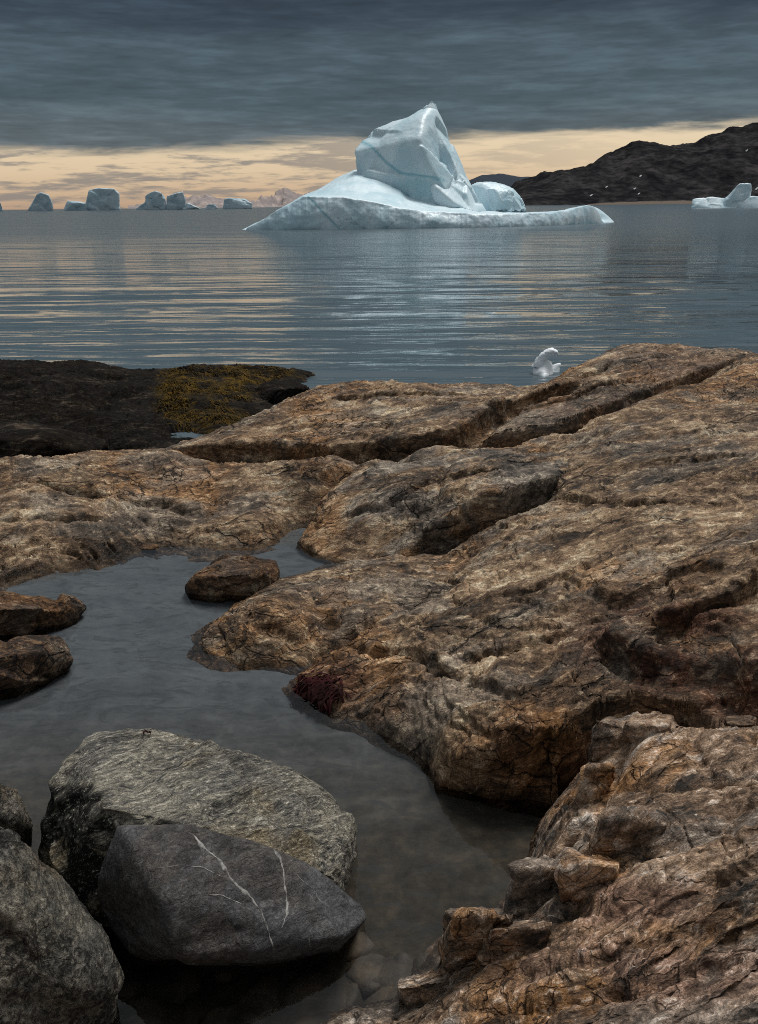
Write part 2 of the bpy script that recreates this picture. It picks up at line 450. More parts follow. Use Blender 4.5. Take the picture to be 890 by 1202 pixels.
def rock_mat(name, rot, dark, mid, tan, ochre, grey, pale, ochre_amt=0.5, grey_amt=0.5, pale_amt=0.35, black_amt=0.5, off=0.0, sc_=1.0,
             red=None, wet_h=None, stretch=2.0, bump=0.55, streak=1.0, spec=.13, frac=1.0):
    m, t = new_mat(name)
    geo = nd(t, 'ShaderNodeNewGeometry').outputs['Position']
    v0 = mapping(t, geo, (1, 1, 1), rot, (off, off * .7, off * .3))
    wv_ = nd(t, 'ShaderNodeTexNoise', {'Vector': v0, 'Scale': 2.6 * sc_, 'Detail': 3, 'Roughness': .55}).outputs[1]
    wv_ = nd(t, 'ShaderNodeVectorMath', {0: wv_, 1: (.5, .5, .5)}, operation='SUBTRACT').outputs[0]
    wv_ = nd(t, 'ShaderNodeVectorMath', {0: wv_, 1: (.16 / sc_, .16 / sc_, .16 / sc_)}, operation='MULTIPLY').outputs[0]
    v = nd(t, 'ShaderNodeVectorMath', {0: v0, 1: wv_}, operation='ADD').outputs[0]
    vs = mapping(t, v, (1, stretch, stretch))
    vm = mapping(t, v, (1, 1 + .4 * (stretch - 1), 1 + .4 * (stretch - 1)), loc=(2, 7, 3))
    vss = mapping(t, v, (1.0, stretch * 1.5, stretch * 1.5), loc=(5, 2, 1))
    a = noise(t, vm, 2.4 * sc_, 8, 0.66, 0.5)
    b = noise(t, vss, 7.0 * sc_, 7, 0.72, 0.6)
    big = noise(t, v, 1.1 * sc_, 5, 0.62, 0.5)
    big2 = noise(t, mapping(t, v, (1, 1.6, 1.6), loc=(9, 4, 2)), 1.6 * sc_, 6, 0.66, 0.5)
    fine = noise(t, vm, 34 * sc_, 5, 0.72, .4)
    grain = noise(t, v, 150 * sc_, 3, 0.75)
    k = mth(t, 'MULTIPLY_ADD', b, 0.5 * streak, mth(t, 'MULTIPLY', a, 1 - 0.5 * streak))
    col = ramp(t, k, [(.40, dark), (.47, mid), (.54, tan), (.62, pale)])
    col = mixc(t, mth(t, 'MULTIPLY', sstep(t, big, .50, .60), ochre_amt), col, mixc(t, sstep(t, b, .38, .6), tuple(x * .4 for x in ochre), ochre))
    col = mixc(t, mth(t, 'MULTIPLY', sstep(t, big2, .49, .58), grey_amt), col, mixc(t, sstep(t, k, .40, .62), tuple(x * .35 for x in grey), grey))
    if red is not None:
        at_ = nd(t, 'ShaderNodeAttribute', attribute_name='red').outputs['Fac']
        at_ = mth(t, 'MULTIPLY', at_, sstep(t, a, .40, .54))
        col = mixc(t, at_, col, mixc(t, sstep(t, b, .40, .62), tuple(x * .25 for x in red), red))
    pl = mth(t, 'MULTIPLY_ADD', fine, .45, mth(t, 'MULTIPLY', b, .55))
    col = mixc(t, mth(t, 'MULTIPLY', sstep(t, pl, .545, .62), pale_amt), col, pale)
    # dark lichen and mineral flecks
    f2 = noise(t, mapping(t, vm, (1, 1, 1), loc=(3, 8, 5)), 16 * sc_, 7, 0.76, 0.5)
    f3 = noise(t, mapping(t, v, (1, 1, 1), loc=(6, 1, 4)), 2.2 * sc_, 4, 0.6, 0.5)
    f2 = mth(t, 'MULTIPLY_ADD', f3, .35, mth(t, 'MULTIPLY', f2, .65))
    col = mixc(t, mth(t, 'MULTIPLY', sstep(t, f2, .505, .55), black_amt), col, (.014, .013, .012))
    # thin dirt-filled fractures at two sizes
    wj = nd(t, 'ShaderNodeTexNoise', {'Vector': v, 'Scale': 9 * sc_, 'Detail': 4, 'Roughness': .6}).outputs[1]
    wj = nd(t, 'ShaderNodeVectorMath', {0: wj, 1: (.10 / sc_, .10 / sc_, .10 / sc_)}, operation='MULTIPLY').outputs[0]
    vj = nd(t, 'ShaderNodeVectorMath', {0: vm, 1: wj}, operation='ADD').outputs[0]
    frs = None
    for fs_, fw_, mk_, m0, m1 in ((2.3, .030, f3, .47, .60), (6.5, .045, big, .48, .62)):
        e_ = nd(t, 'ShaderNodeTexVoronoi', {'Vector': mapping(t, vj, (1, 1.5, 1.5), (0, 0, .35)), 'Scale': fs_ * sc_}, feature='DISTANCE_TO_EDGE').outputs['Distance']
        l_ = mth(t, 'MULTIPLY', sstep(t, e_, fw_, .004), sstep(t, mk_, m0, m1))
        frs = l_ if frs is None else mth(t, 'MAXIMUM', frs, l_)
    col = mixc(t, mth(t, 'MULTIPLY', frs, .85 * frac), col, (.012, .010, .009))
    g = ramp(t, mth(t, 'MULTIPLY_ADD', grain, .5, mth(t, 'MULTIPLY', fine, .5)), [(.36, .22), (.5, 1.0), (.64, 2.1)])
    col = mixc(t, 0.9, col, g, 'MULTIPLY')
    rough = mth(t, 'MULTIPLY_ADD', fine, 0.3, 0.55)
    if wet_h is not None:
        z = nd(t, 'ShaderNodeSeparateXYZ', {0: geo}).outputs[2]
        wl = mth(t, 'MULTIPLY_ADD', mth(t, 'SUBTRACT', a, .5), .16, z)
        wet = sstep(t, wl, wet_h, wet_h - 0.06)
        col = mixc(t, mth(t, 'MULTIPLY', wet, .75), col, mixc(t, 1.0, col, (.30, .27, .25), 'MULTIPLY'))
        rough = mth(t, 'SUBTRACT', rough, mth(t, 'MULTIPLY', wet, .35))
    hgt = mth(t, 'ADD', mth(t, 'MULTIPLY', b, 1.0), mth(t, 'ADD', mth(t, 'MULTIPLY', fine, .35), mth(t, 'MULTIPLY', grain, .10)))
    hgt = mth(t, 'SUBTRACT', hgt, mth(t, 'MULTIPLY', frs, .5 * frac))
    finish(t, col, rough, hgt, bump * 1.5, 0.02, spec)
    return m

M = {}
RB = (0.0, 0.12, -0.10)
BROWN = dict(dark=(.030, .022, .016), mid=(.122, .078, .048), tan=(.275, .186, .112), ochre=(.36, .168, .055), grey=(.215, .20, .175), pale=(.52, .43, .30))
M['bedrock'] = rock_mat('bedrock_gneiss', RB, **BROWN, red=(.125, .056, .032), wet_h=0.05, off=2.0, ochre_amt=.5)
M['ridge'] = rock_mat('ridge_gneiss', (0, .1, -.3), **BROWN, wet_h=-0.2, off=7.0, black_amt=.6, red=(.15, .07, .045))
M['near'] = rock_mat('near_gneiss', (0, .35, -.15), dark=(.035, .030, .026), mid=(.19, .125, .082), tan=(.38, .265, .18), ochre=(.47, .225, .075), grey=(.29, .28, .26), pale=(.60, .54, .47),
                     red=(.35, .215, .15), wet_h=0.02, off=12.0, sc_=1.4, ochre_amt=.6, black_amt=.5, pale_amt=.5)
M['bump'] = rock_mat('bump_gneiss', RB, **BROWN, wet_h=0.03, off=4.5, grey_amt=.7, black_amt=.65)
M['tongue'] = rock_mat('tongue_gneiss', (0, .1, .25), **BROWN, wet_h=0.03, off=21.0, black_amt=.6, sc_=1.3)
M['rust'] = rock_mat('rusty_rock', (0, .2, .2), dark=(.022, .016, .013), mid=(.085, .048, .028), tan=(.15, .09, .05), ochre=(.21, .10, .035), grey=(.10, .09, .08), pale=(.26, .21, .15),
                     wet_h=0.03, off=33.0, sc_=1.5, black_amt=.8)
M['black'] = rock_mat('wet_black_rock', (0, .1, -.1), dark=(.002, .002, .002), mid=(.005, .004, .003), tan=(.012, .009, .0065), ochre=(.012, .007, .003), grey=(.010, .009, .008), pale=(.075, .058, .042),
                      off=41.0, pale_amt=.25, black_amt=.7, spec=.03, red=(.12, .072, .006))
M['banded'] = rock_mat('banded_grey_gneiss', (0.2, .25, -.42), dark=(.055, .053, .048), mid=(.20, .19, .167), tan=(.37, .335, .26), ochre=(.38, .29, .16), grey=(.25, .245, .23), pale=(.56, .53, .45),
                       ochre_amt=.7, grey_amt=.55, pale_amt=.8, black_amt=.4, off=55.0, sc_=1.9, stretch=5.0, frac=.25, wet_h=0.03, bump=.7, streak=1.25, red=(.03, .029, .026))  # 'red' here is a near-black tone, shade painted on the left face
M['dark'] = rock_mat('dark_basalt', (0.2, .3, -.5), dark=(.044, .044, .046), mid=(.066, .066, .069), tan=(.086, .086, .088), ochre=(.085, .062, .036), grey=(.062, .062, .064), pale=(.10, .10, .10),
                     ochre_amt=.35, pale_amt=.25, black_amt=.35, off=63.0, sc_=2.5, stretch=1.6, frac=.3, wet_h=0.06, bump=.35)
M['granite'] = rock_mat('speckled_granite', (0.1, .5, .9), dark=(.03, .03, .026), mid=(.10, .096, .082), tan=(.18, .165, .135), ochre=(.21, .15, .085), grey=(.16, .158, .148), pale=(.36, .33, .27),
                        off=75.0, frac=.5, sc_=2.6, stretch=2.2, black_amt=.8, wet_h=0.05, bump=.8)

def water_mat(name, tint, bump_fn, rough=0.0):
    m, t = new_mat(name)
    geo = nd(t, 'ShaderNodeNewGeometry').outputs['Position']
    h, st_, di = bump_fn(t, geo)
    b = nd(t, 'ShaderNodeBump', {'Height': h, 'Strength': st_, 'Distance': di}).outputs[0]
    fr = nd(t, 'ShaderNodeFresnel', {'IOR': 1.333, 'Normal': b}).outputs[0]
    gl = nd(t, 'ShaderNodeBsdfGlossy', {'Color': (1, 1, 1, 1), 'Roughness': rough, 'Normal': b}).outputs[0]
    tr = nd(t, 'ShaderNodeBsdfTransparent', {'Color': rgba(tint)}).outputs[0]
    mx = nd(t, 'ShaderNodeMixShader', {0: fr, 1: tr, 2: gl}).outputs[0]
    nd(t, 'ShaderNodeOutputMaterial', {0: mx})
    return m
def pool_bump(t, g):
    a = noise(t, mapping(t, g, (1, 2.2, 1), (0, 0, .5)), 5, 3, .5, .6)
    return a, 0.06, 0.02
M['pool'] = water_mat('pool_water', (.82, .82, .81), pool_bump)

m, t = new_mat('sea_water')
g = nd(t, 'ShaderNodeNewGeometry').outputs['Position']
wv = mapping(t, g, (0.12, 1.0, 1.0), (0, 0, 0.03))
wn_ = noise(t, wv, 1.1, 3, 0.5, 0.4)
wf = noise(t, mapping(t, g, (.45, 1, 1), (0, 0, -.06)), 6.0, 3, 0.55, 0.3)
wb = noise(t, mapping(t, g, (.3, 1, 1), (0, 0, .02)), 0.12, 3, 0.5, 0.3)
hh = mth(t, 'ADD', mth(t, 'MULTIPLY', wn_, 0.12), mth(t, 'ADD', mth(t, 'MULTIPLY', wf, 0.006), mth(t, 'MULTIPLY', wb, 0.4)))
wy = nd(t, 'ShaderNodeSeparateXYZ', {0: g}).outputs[1]
wc = noise(t, mapping(t, g, (.15, 1, 1), (0, 0, -.03)), 0.40, 3, 0.5, 0.3)
hh = mth(t, 'ADD', hh, mth(t, 'MULTIPLY', wc, 0.11))
finish(t, (.058, .084, .098, 1), mth(t, 'MULTIPLY_ADD', sstep(t, wy, 12, 90), .17, .05), hh, 1.0, 1.0, 0.5, IOR=1.333)
M['sea'] = m

def ice_mat(name, base=(.62, .76, .82), blue=(.28, .50, .60), scale=1.0, dirt=0.0):
    m, t = new_mat(name)
    oc = nd(t, 'ShaderNodeTexCoord').outputs['Object']
    a = noise(t, mapping(t, oc, (1, 1, .6)), .35 * scale, 6, .6, .3)
    b = noise(t, mapping(t, oc, (1, 1, .25)), 2.2 * scale, 5, .6)
    c = noise(t, oc, 7 * scale, 4, .6)
    col = mixc(t, sstep(t, a, .36, .62), tuple(.5 * x + .5 * y for x, y in zip(base, blue)), base)
    col = mixc(t, mth(t, 'MULTIPLY', sstep(t, b, .56, .72), .22), col, blue)
    col = mixc(t, mth(t, 'MULTIPLY', sstep(t, c, .5, .7), .18), col, (.80, .84, .85))
    bl = nd(t, 'ShaderNodeAttribute', attribute_name='blue').outputs['Fac']
    col = mixc(t, bl, col, (.17, .42, .50))
    dk = nd(t, 'ShaderNodeAttribute', attribute_name='dirt').outputs['Fac']
    col = mixc(t, mth(t, 'MULTIPLY', dk, sstep(t, c, .4, .6)), col, (.14, .18, .20))
    h = mth(t, 'ADD', mth(t, 'MULTIPLY', b, .6), mth(t, 'MULTIPLY', c, .3))
    finish(t, col, .42, h, .28, .25 / scale, .4)
    return m
M['ice'] = ice_mat('glacier_ice')
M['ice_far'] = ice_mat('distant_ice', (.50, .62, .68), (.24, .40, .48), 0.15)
M['ice_bit'] = ice_mat('clear_ice', (.86, .89, .91), (.68, .78, .83), 12)

m, t = new_mat('hill_rock')
g = nd(t, 'ShaderNodeNewGeometry').outputs['Position']
a = noise(t, mapping(t, g, (1, .6, 1.4), (0, .5, 0)), .012, 8, .62, .4)
b = noise(t, mapping(t, g, (1, .6, 2.2), (0, .5, 0)), .06, 6, .65, .4)
col = ramp(t, mth(t, 'MULTIPLY_ADD', b, .5, mth(t, 'MULTIPLY', a, .5)), [(.42, (.007, .007, .009)), (.5, (.018, .0175, .019)), (.60, (.044, .041, .041))])
finish(t, col, 1.0, b, .7, 6.0, .02)
M['hill'] = m
m, t = new_mat('far_hill_haze_blue')
finish(t, (.022, .032, .046, 1), .9, None, spec=.1)  # blue of distant haze painted into the base colour
M['farhill'] = m
m, t = new_mat('far_mountain')
g = nd(t, 'ShaderNodeNewGeometry').outputs['Position']
a = noise(t, mapping(t, g, (1, 1, 1.6)), .012, 6, .6, .4)
finish(t, ramp(t, a, [(.42, (.21, .185, .185)), (.55, (.27, .225, .21)), (.66, (.38, .31, .28))]), .9)  # low-contrast peach: haze and warm light put into the colour
M['mountain'] = m
m, t = new_mat('shore_gravel')
finish(t, (.085, .062, .042, 1), .95)
M['gravel'] = m
m, t = new_mat('old_snow')
finish(t, (.34, .36, .38, 1), .9)
M['snow'] = m

m, t = new_mat('pool_silt')
g = nd(t, 'ShaderNodeNewGeometry').outputs['Position']
a = noise(t, mapping(t, g, (1, 1.8, 1), (0, 0, .6)), 4.5, 6, .6, .8)
b = noise(t, g, 24, 4, .6)
y = nd(t, 'ShaderNodeSeparateXYZ', {0: g}).outputs[1]
silt = ramp(t, mth(t, 'MULTIPLY_ADD', b, .3, mth(t, 'MULTIPLY', a, .7)), [(.36, (.060, .072, .084)), (.5, (.084, .098, .112)), (.64, (.108, .124, .138))])
peb = ramp(t, mth(t, 'MULTIPLY_ADD', b, .5, mth(t, 'MULTIPLY', a, .5)), [(.36, (.020, .017, .012)), (.5, (.044, .037, .027)), (.64, (.080, .064, .044))])
col = mixc(t, sstep(t, mth(t, 'ADD', y, mth(t, 'MULTIPLY', a, .6)), 2.2, 3.7), peb, silt)
wsp = noise(t, mapping(t, g, (1.2, 3.2, 1), (0, 0, .75)), 5.0, 6, .62, 1.6)
col = mixc(t, mth(t, 'MULTIPLY', sstep(t, wsp, .53, .60), .5), col, (.035, .040, .042))
finish(t, col, .9, mth(t, 'ADD', a, b), .3, .02, .2)
M['silt'] = m
m, t = new_mat('pool_cobble')
g = nd(t, 'ShaderNodeNewGeometry').outputs['Position']
a = noise(t, g, 9, 5, .65)
finish(t, ramp(t, a, [(.35, (.018, .015, .012)), (.5, (.05, .040, .03)), (.66, (.10, .075, .05))]), .7, a, .5, .02)
M['cobble'] = m

def weed_mat(name, a_, b_):
    m, t = new_mat(name)
    g = nd(t, 'ShaderNodeNewGeometry').outputs['Position']
    a = noise(t, g, 9, 4, .6)
    finish(t, ramp(t, a, [(.40, a_), (.62, b_)]), .75, None, spec=.08)
    return m
M['weed'] = weed_mat('rockweed', (.014, .009, .002), (.095, .055, .006))
M['redweed'] = weed_mat('red_weed', (.012, .003, .003), (.036, .007, .008))
m, t = new_mat('quartz')
g = nd(t, 'ShaderNodeNewGeometry').outputs['Position']
a = noise(t, g, 60, 4, .7)
finish(t, ramp(t, a, [(.38, (.075, .073, .070)), (.6, (.30, .29, .27))]), .55)
M['quartz'] = m

# ------------------------------------------------------------------ bedrock shore
def blob(cx, cy, rx, ry, soft=0.5):
    return lambda px, py, P: 1 - ss(np.sqrt(((px - cx) / rx) ** 2 + ((py - cy) / ry) ** 2), 1 - soft, 1 + soft)
def many(*fs):
    return lambda px, py, P: np.clip(np.maximum.reduce([f(px, py, P) for f in fs]), 0, 1)

ctrl = [
 # left shoulder
 (-60, 700, 0), (0, 682, 0), (60, 668, 0), (100, 655, 0), (150, 643, 0), (192, 639, 0),
 (-60, 640, .13), (0, 640, .10), (60, 630, .10), (120, 622, .09), (0, 600, .17), (80, 590, .17), (150, 600, .12), (190, 612, .07),
 (0, 565, .24), (100, 560, .23), (180, 565, .20), (250, 555, .22), (0, 543, .29), (50, 538, .30), (100, 528, .30), (150, 528, .29), (200, 524, .29),
 (205, 641, .0), (240, 646, .0), (285, 638, .0), (300, 632, .02), (215, 615, .07), (250, 610, .09), (290, 605, .10), (240, 590, .13), (300, 570, .19),
 (350, 545, .25), (400, 540, .28), (360, 572, .19), (318, 600, .11), (440, 535, .31),
 # cleft between shoulder and bump
 (330, 634, -.03), (345, 640, -.04), (350, 618, -.02), (362, 600, .05), (380, 582, .14),
 # low ground under the bump
 (400, 640, -.12), (440, 620, -.10), (480, 610, -.02), (520, 590, .06), (570, 570, .16), (620, 550, .26), (640, 540, .30), (500, 545, .26), (440, 560, .16), (560, 528, .34), (620, 528, .37), (680, 535, .41),
 # slab below the bump
 (478, 662, .01), (502, 654, .05), (540, 634, .12), (580, 608, .24), (620, 585, .325), (658, 562, .38), (495, 672, .06), (515, 662, .09), (550, 642, .16), (590, 617, .26), (630, 592, .34), (460, 700, .10), (500, 700, .14), (560, 670, .22), (620, 640, .31), (700, 600, .40),
 (750, 560, .44), (820, 560, .50), (890, 550, .55), (960, 560, .58), (890, 620, .53), (820, 640, .47), (760, 660, .42), (700, 690, .36), (640, 710, .30), (560, 740, .21), (480, 745, .13), (440, 740, .09),
 (420, 770, .07), (470, 790, .12), (540, 790, .18), (610, 790, .24), (680, 770, .30), (740, 740, .35), (800, 720, .39), (860, 690, .45), (960, 690, .5),
 # upper right
 (640, 513, .35), (690, 506, .37), (730, 490, .40), (770, 478, .42), (820, 455, .46), (890, 430, .50), (960, 426, .52), (960, 470, .56), (890, 470, .55), (830, 490, .54), (770, 510, .49), (700, 525, .43), (890, 510, .56), (820, 525, .51), (560, 530, .35), (500, 532, .33),
 # pool edge of the slab
 (408, 752, .0), (402, 764, .0), (375, 782, .0), (346, 800, .0), (362, 822, .0), (395, 845, .0), (440, 866, .0), (482, 883, .0), (520, 913, .0), (532, 935, .0), (555, 962, .0), (585, 979, .0), (615, 986, .0),
 (385, 800, .03), (420, 820, .05), (460, 835, .08), (510, 850, .12), (560, 860, .16), (540, 885, .10), (600, 840, .21), (600, 870, .20), (640, 850, .24), (650, 820, .27), (640, 885, .17), (590, 925, .06),
 # lip of the gully and the red rock behind it
 (670, 828, .275), (700, 808, .29), (745, 795, .31), (795, 797, .32), (830, 770, .33), (880, 770, .36), (890, 810, .33), (830, 815, .28), (960, 800, .36), (850, 740, .39),
]
wctrl = []
for (px, py, z) in [(0, 541, .29), (60, 537, .30), (120, 527, .30), (200, 523, .29)]:     # falls away behind the crest
    p = at(px, py, z); wctrl += [(p[0], p[1] + .45, .05), (p[0] * 1.1, p[1] + 1.0, -.45), (p[0] * 1.2, p[1] + 1.8, -.6)]
for (px, py, z) in [(205, 527, .27), (260, 528, .28), (300, 528, .29), (400, 528, .3), (470, 526, .3), (520, 523, .31), (580, 518, .33), (640, 512, .35), (690, 505, .37), (730, 489, .40), (770, 477, .42), (820, 454, .46), (890, 429, .50), (960, 425, .52)]:
    p = at(px, py, z); wctrl += [(p[0] * 1.01, p[1] + .07, z - .15), (p[0] * 1.04, p[1] + .3, z - .5), (p[0] * 1.1, p[1] + 1.2, z - .9)]
# gully floor between slab and near outcrop (hidden bottom)
for (px, py, z) in [(760, 945, .0), (820, 940, .02), (890, 940, .04), (960, 945, .05), (705, 965, -.03), (670, 1000, -.06), (640, 1035, -.08), (700, 1020, -.1), (800, 1000, -.1), (900, 1000, -.1), (960, 1050, -.1)]:
    wctrl.append(at(px, py, z))
# pool bed side
for (px, py, z) in [(-60, 740, -.12), (0, 730, -.12), (80, 706, -.12), (150, 690, -.12), (240, 695, -.14), (300, 690, -.14), (350, 690, -.12), (420, 700, -.08), (355, 800, -.1), (320, 820, -.12), (290, 850, -.15),
                    (325, 880, -.2), (390, 925, -.24), (435, 945, -.24), (470, 980, -.26), (500, 1020, -.26), (550, 1045, -.26), (610, 1060, -.26), (300, 730, -.14), (200, 720, -.2), (100, 800, -.25), (250, 850, -.25), (400, 1000, -.25), (0, 900, -.25)]:
    wctrl.append(at(px, py, z))

bed_cracks = [
 ([(455, 662, .0), (500, 652, .05), (540, 630, .12), (580, 604, .24), (620, 582, .33), (665, 558, .39)], .07, .12),
 ([(335, 640, 0), (352, 612, .05), (372, 590, .12), (400, 565, .22), (435, 545, .28)], .07, .12),
 ([(408, 758, .03), (420, 735, .07), (440, 712, .09), (470, 690, .09)], .05, .09),
 ([(410, 755, .06), (440, 765, .08), (500, 775, .14), (560, 800, .19), (610, 822, .23)], .025, .03, .02, .01),
 ([(765, 735, .36), (790, 728, .39), (820, 712, .42), (858, 706, .43), (890, 672, .46), (930, 650, .5)], .04, .06, .05, .04),
 ([(700, 745, .34), (740, 760, .34), (790, 772, .33), (845, 770, .35), (880, 790, .34), (930, 800, .35)], .04, .06, .05, .03),
 ([(500, 860, .12), (540, 868, .15), (590, 862, .2), (640, 842, .25)], .04, .05, .05, .04),
 ([(690, 690, .36), (740, 700, .37), (800, 682, .41), (860, 672, .46)], .025, .025, .03, .02),
 ([(560, 700, .25), (620, 690, .31), (700, 650, .39)], .02, .02, .02, .01),
 ([(480, 720, .14), (540, 725, .2), (600, 735, .26), (680, 730, .33)], .018, .018, .01, .0),
 ([(30, 570, .22), (76, 575, .22), (130, 580, .18), (167, 590, .13), (240, 594, .13)], .02, .03, .018, .01),
 ([(0, 610, .17), (70, 603, .17), (130, 607, .12)], .02, .025, .02, .01),
 ([(700, 545, .45), (780, 535, .49), (890, 530, .56)], .02, .02, .014, .01),
 ([(600, 570, .34), (680, 575, .4), (760, 600, .44), (860, 590, .52)], .02, .02, .02, .01),
 ([(540, 765, .19), (600, 760, .25), (660, 735, .32), (720, 705, .37)], .018, .025, .015, .01),
]
red_mask = many(blob(690, 905, 110, 100), blob(790, 760, 130, 70), blob(390, 800, 40, 30), blob(880, 800, 90, 60), blob(620, 950, 70, 50))
bed_cuts = [
 ([(190, 526, .285), (205, 527, .27), (260, 528, .28), (300, 528, .29), (400, 528, .3), (470, 526, .3), (520, 523, .31), (580, 518, .33), (640, 512, .35), (690, 505, .37), (730, 489, .40), (770, 477, .42), (820, 454, .46), (890, 429, .50), (960, 425, .52), (1040, 420, .54)], 1, 5, .8, 0),
 ([(392, 770, -.01), (404, 757, .04), (413, 745, .06), (425, 728, .10), (444, 704, .12), (468, 682, .12), (492, 667, .09)], 1, 6, .22, .03, .25),
 ([(640, 850, .24), (670, 828, .275), (700, 808, .29), (745, 795, .31), (795, 797, .32), (830, 812, .30), (880, 820, .3)], -1, 8, .5, .08, .5),
 ([(500, 886, .05), (530, 880, .11), (570, 868, .17), (610, 866, .205), (650, 845, .25)], -1, 4, .16, .05, .5),
 ([(470, 664, .02), (500, 653, .05), (540, 632, .12), (580, 606, .24), (620, 583, .325), (660, 560, .38)], 1, 5, .3, 0, .3),
]
bed = terrain('bedrock', ctrl, wctrl, (-.80, .60), (1.75, 7.6), .0015, .0005, M['bedrock'], rotm(0, .12, .12), 2.0, -0.30, bed_cracks,
              masks={'red': red_mask}, c=.02, cuts=bed_cuts, wsplit=.28)
tag(bed, 'broad brown gneiss bedrock sloping round the tide pool', kind='structure')

# far ridge
rc = [(205, 526, .26), (240, 514, .27), (280, 502, .31), (320, 483, .38), (360, 466, .42), (400, 457, .44), (450, 453, .46), (520, 452, .445), (600, 458, .415), (645, 454, .42), (690, 428, .53), (740, 408, .60), (800, 407, .62), (850, 412, .62), (890, 416, .62), (960, 425, .62),
      (330, 502, .34), (400, 490, .38), (480, 485, .40), (560, 475, .43), (630, 468, .42), (600, 480, .42), (680, 450, .53), (740, 440, .56), (800, 420, .605)]
rw = []
for (px, py, z) in [(205, 522, .27), (280, 500, .31), (320, 480, .38), (360, 463, .42), (400, 455, .44), (450, 451, .46), (520, 450, .445), (600, 456, .415), (645, 452, .42), (690, 426, .53), (740, 405, .60), (800, 404, .62), (890, 412, .62), (960, 420, .62)]:
    p = at(px, py, z); rw += [(p[0], p[1] + .35, z - .07), (p[0], p[1] + 1.0, z - .42), (p[0], p[1] + 1.9, -.75)]
lip = [(205, 522, .28), (270, 519, .295), (330, 519, .305), (400, 519, .315), (460, 518, .325), (510, 514, .345), (560, 507, .375), (600, 500, .41), (640, 495, .43), (680, 482, .48), (720, 468, .52), (760, 452, .555), (810, 434, .595), (860, 422, .625), (890, 417, .635), (960, 419, .635)]
rc += lip
for (px, py, z) in lip:
    p = at(px, py, z); rw += [(p[0] * .98, p[1] - .2, z - .06), (p[0] * .9, p[1] - .8, z - .5)]
for (px, py, z) in [(150, 515, -.3), (120, 500, -.6), (190, 505, -.3), (240, 490, -.35), (300, 470, -.4), (340, 458, -.4)]:
    rw.append(at(px, py, z))
rcr = [([(440, 522, .31), (490, 522, .32), (536, 510, .36), (575, 492, .41), (607, 474, .45), (642, 462, .49), (690, 452, .53)], .07, .10, .09, .06),
       ([(660, 448, .5), (720, 430, .56), (790, 416, .6)], .03, .03, .03, .02), ([(560, 490, .4), (620, 485, .42), (700, 460, .52), (760, 440, .56)], .03, .03, .03, .02),
       ([(300, 508, .32), (340, 503, .33), (400, 498, .36), (470, 505, .36)], .02, .03, .018, .01), ([(380, 470, .41), (460, 468, .43), (560, 462, .45)], .02, .02, .025, .02)]
ridge = terrain('bedrock', rc, rw, (-.38, .58), (4.7, 9.5), .0015, .00030, M['ridge'], rotm(0, .1, .3), 9.0, -0.5, rcr, amp=1.0, c=.006, lam=.0015, cuts=[([(150, 526, .2)] + lip + [(1040, 422, .64)], -1, 3.6, .8, .05)],
                masks={'red': lambda px, py, P: .5 * many(blob(790, 430, 70, 25), blob(700, 485, 60, 30))(px, py, P)})
tag(ridge, 'far brown bedrock ridge along the sea, split by a dark crack', kind='structure')

# bump between the shoulder and the slab
bc = [(356, 633, .0), (368, 639, .02), (385, 648, .0), (430, 655, .0), (462, 656, -.01), (375, 618, .09), (395, 598, .155), (420, 605, .165), (420, 630, .08), (440, 582, .23), (450, 612, .16), (480, 575, .27), (500, 568, .288), (540, 555, .328),
      (600, 545, .37), (640, 540, .388), (560, 540, .345), (500, 545, .31), (470, 590, .235), (410, 585, .185), (600, 532, .38), (660, 534, .398), (540, 532, .345), (480, 538, .31), (430, 548, .275)]
blip = [(466, 640, .055), (500, 610, .195), (530, 593, .268), (560, 580, .322), (590, 571, .353), (620, 563, .376), (655, 552, .398), (690, 540, .41)]
bc += blip; bw = []
for (px, py, z) in blip:
    p = at(px, py, z); bw += [(p[0] + .1, p[1] - .15, z - .06)]
for (px, py, z) in [(680, 525, .40), (600, 524, .37), (540, 525, .34), (480, 530, .30), (420, 540, .26)]:
    p = at(px, py, z); bw += [(p[0], p[1] + .15, z - .12), (p[0], p[1] + .5, z - .5)]
for (px, py, z) in [(395, 570, .15), (375, 592, .08), (358, 615, .0), (346, 632, -.06)]:
    p = at(px, py, z); bw += [(p[0] - .2, p[1] + .03, z - .12)]
bump = terrain('bedrock', bc, bw, (-.14, .34), (3.6, 5.9), .0013, .0005, M['bump'], rotm(0, .12, .15), 5.0, -0.3,
               [([(400, 600, .16), (450, 590, .22), (520, 560, .31), (600, 556, .365)], .02, .025, .025, .02), ([(480, 640, .1), (510, 590, .25), (520, 560, .3), (530, 540, .33)], .018, .03)], amp=.85, c=.006, lam=.002,
               cuts=[([(340, 634, -.01), (356, 641, 0), (385, 650, 0), (430, 657, 0), (460, 652, .01), (478, 634, .10)] + blip[1:] + [(730, 528, .44)], -1, 6, .7, .06),
                     ([(335, 650, -.05), (352, 634, .0), (362, 616, .05), (380, 594, .12), (402, 570, .18), (428, 549, .26), (445, 538, .3)], 1, 5, .6, .04)])
tag(bump, 'rounded bedrock hump with a black undercut beside the broad slab', kind='structure')

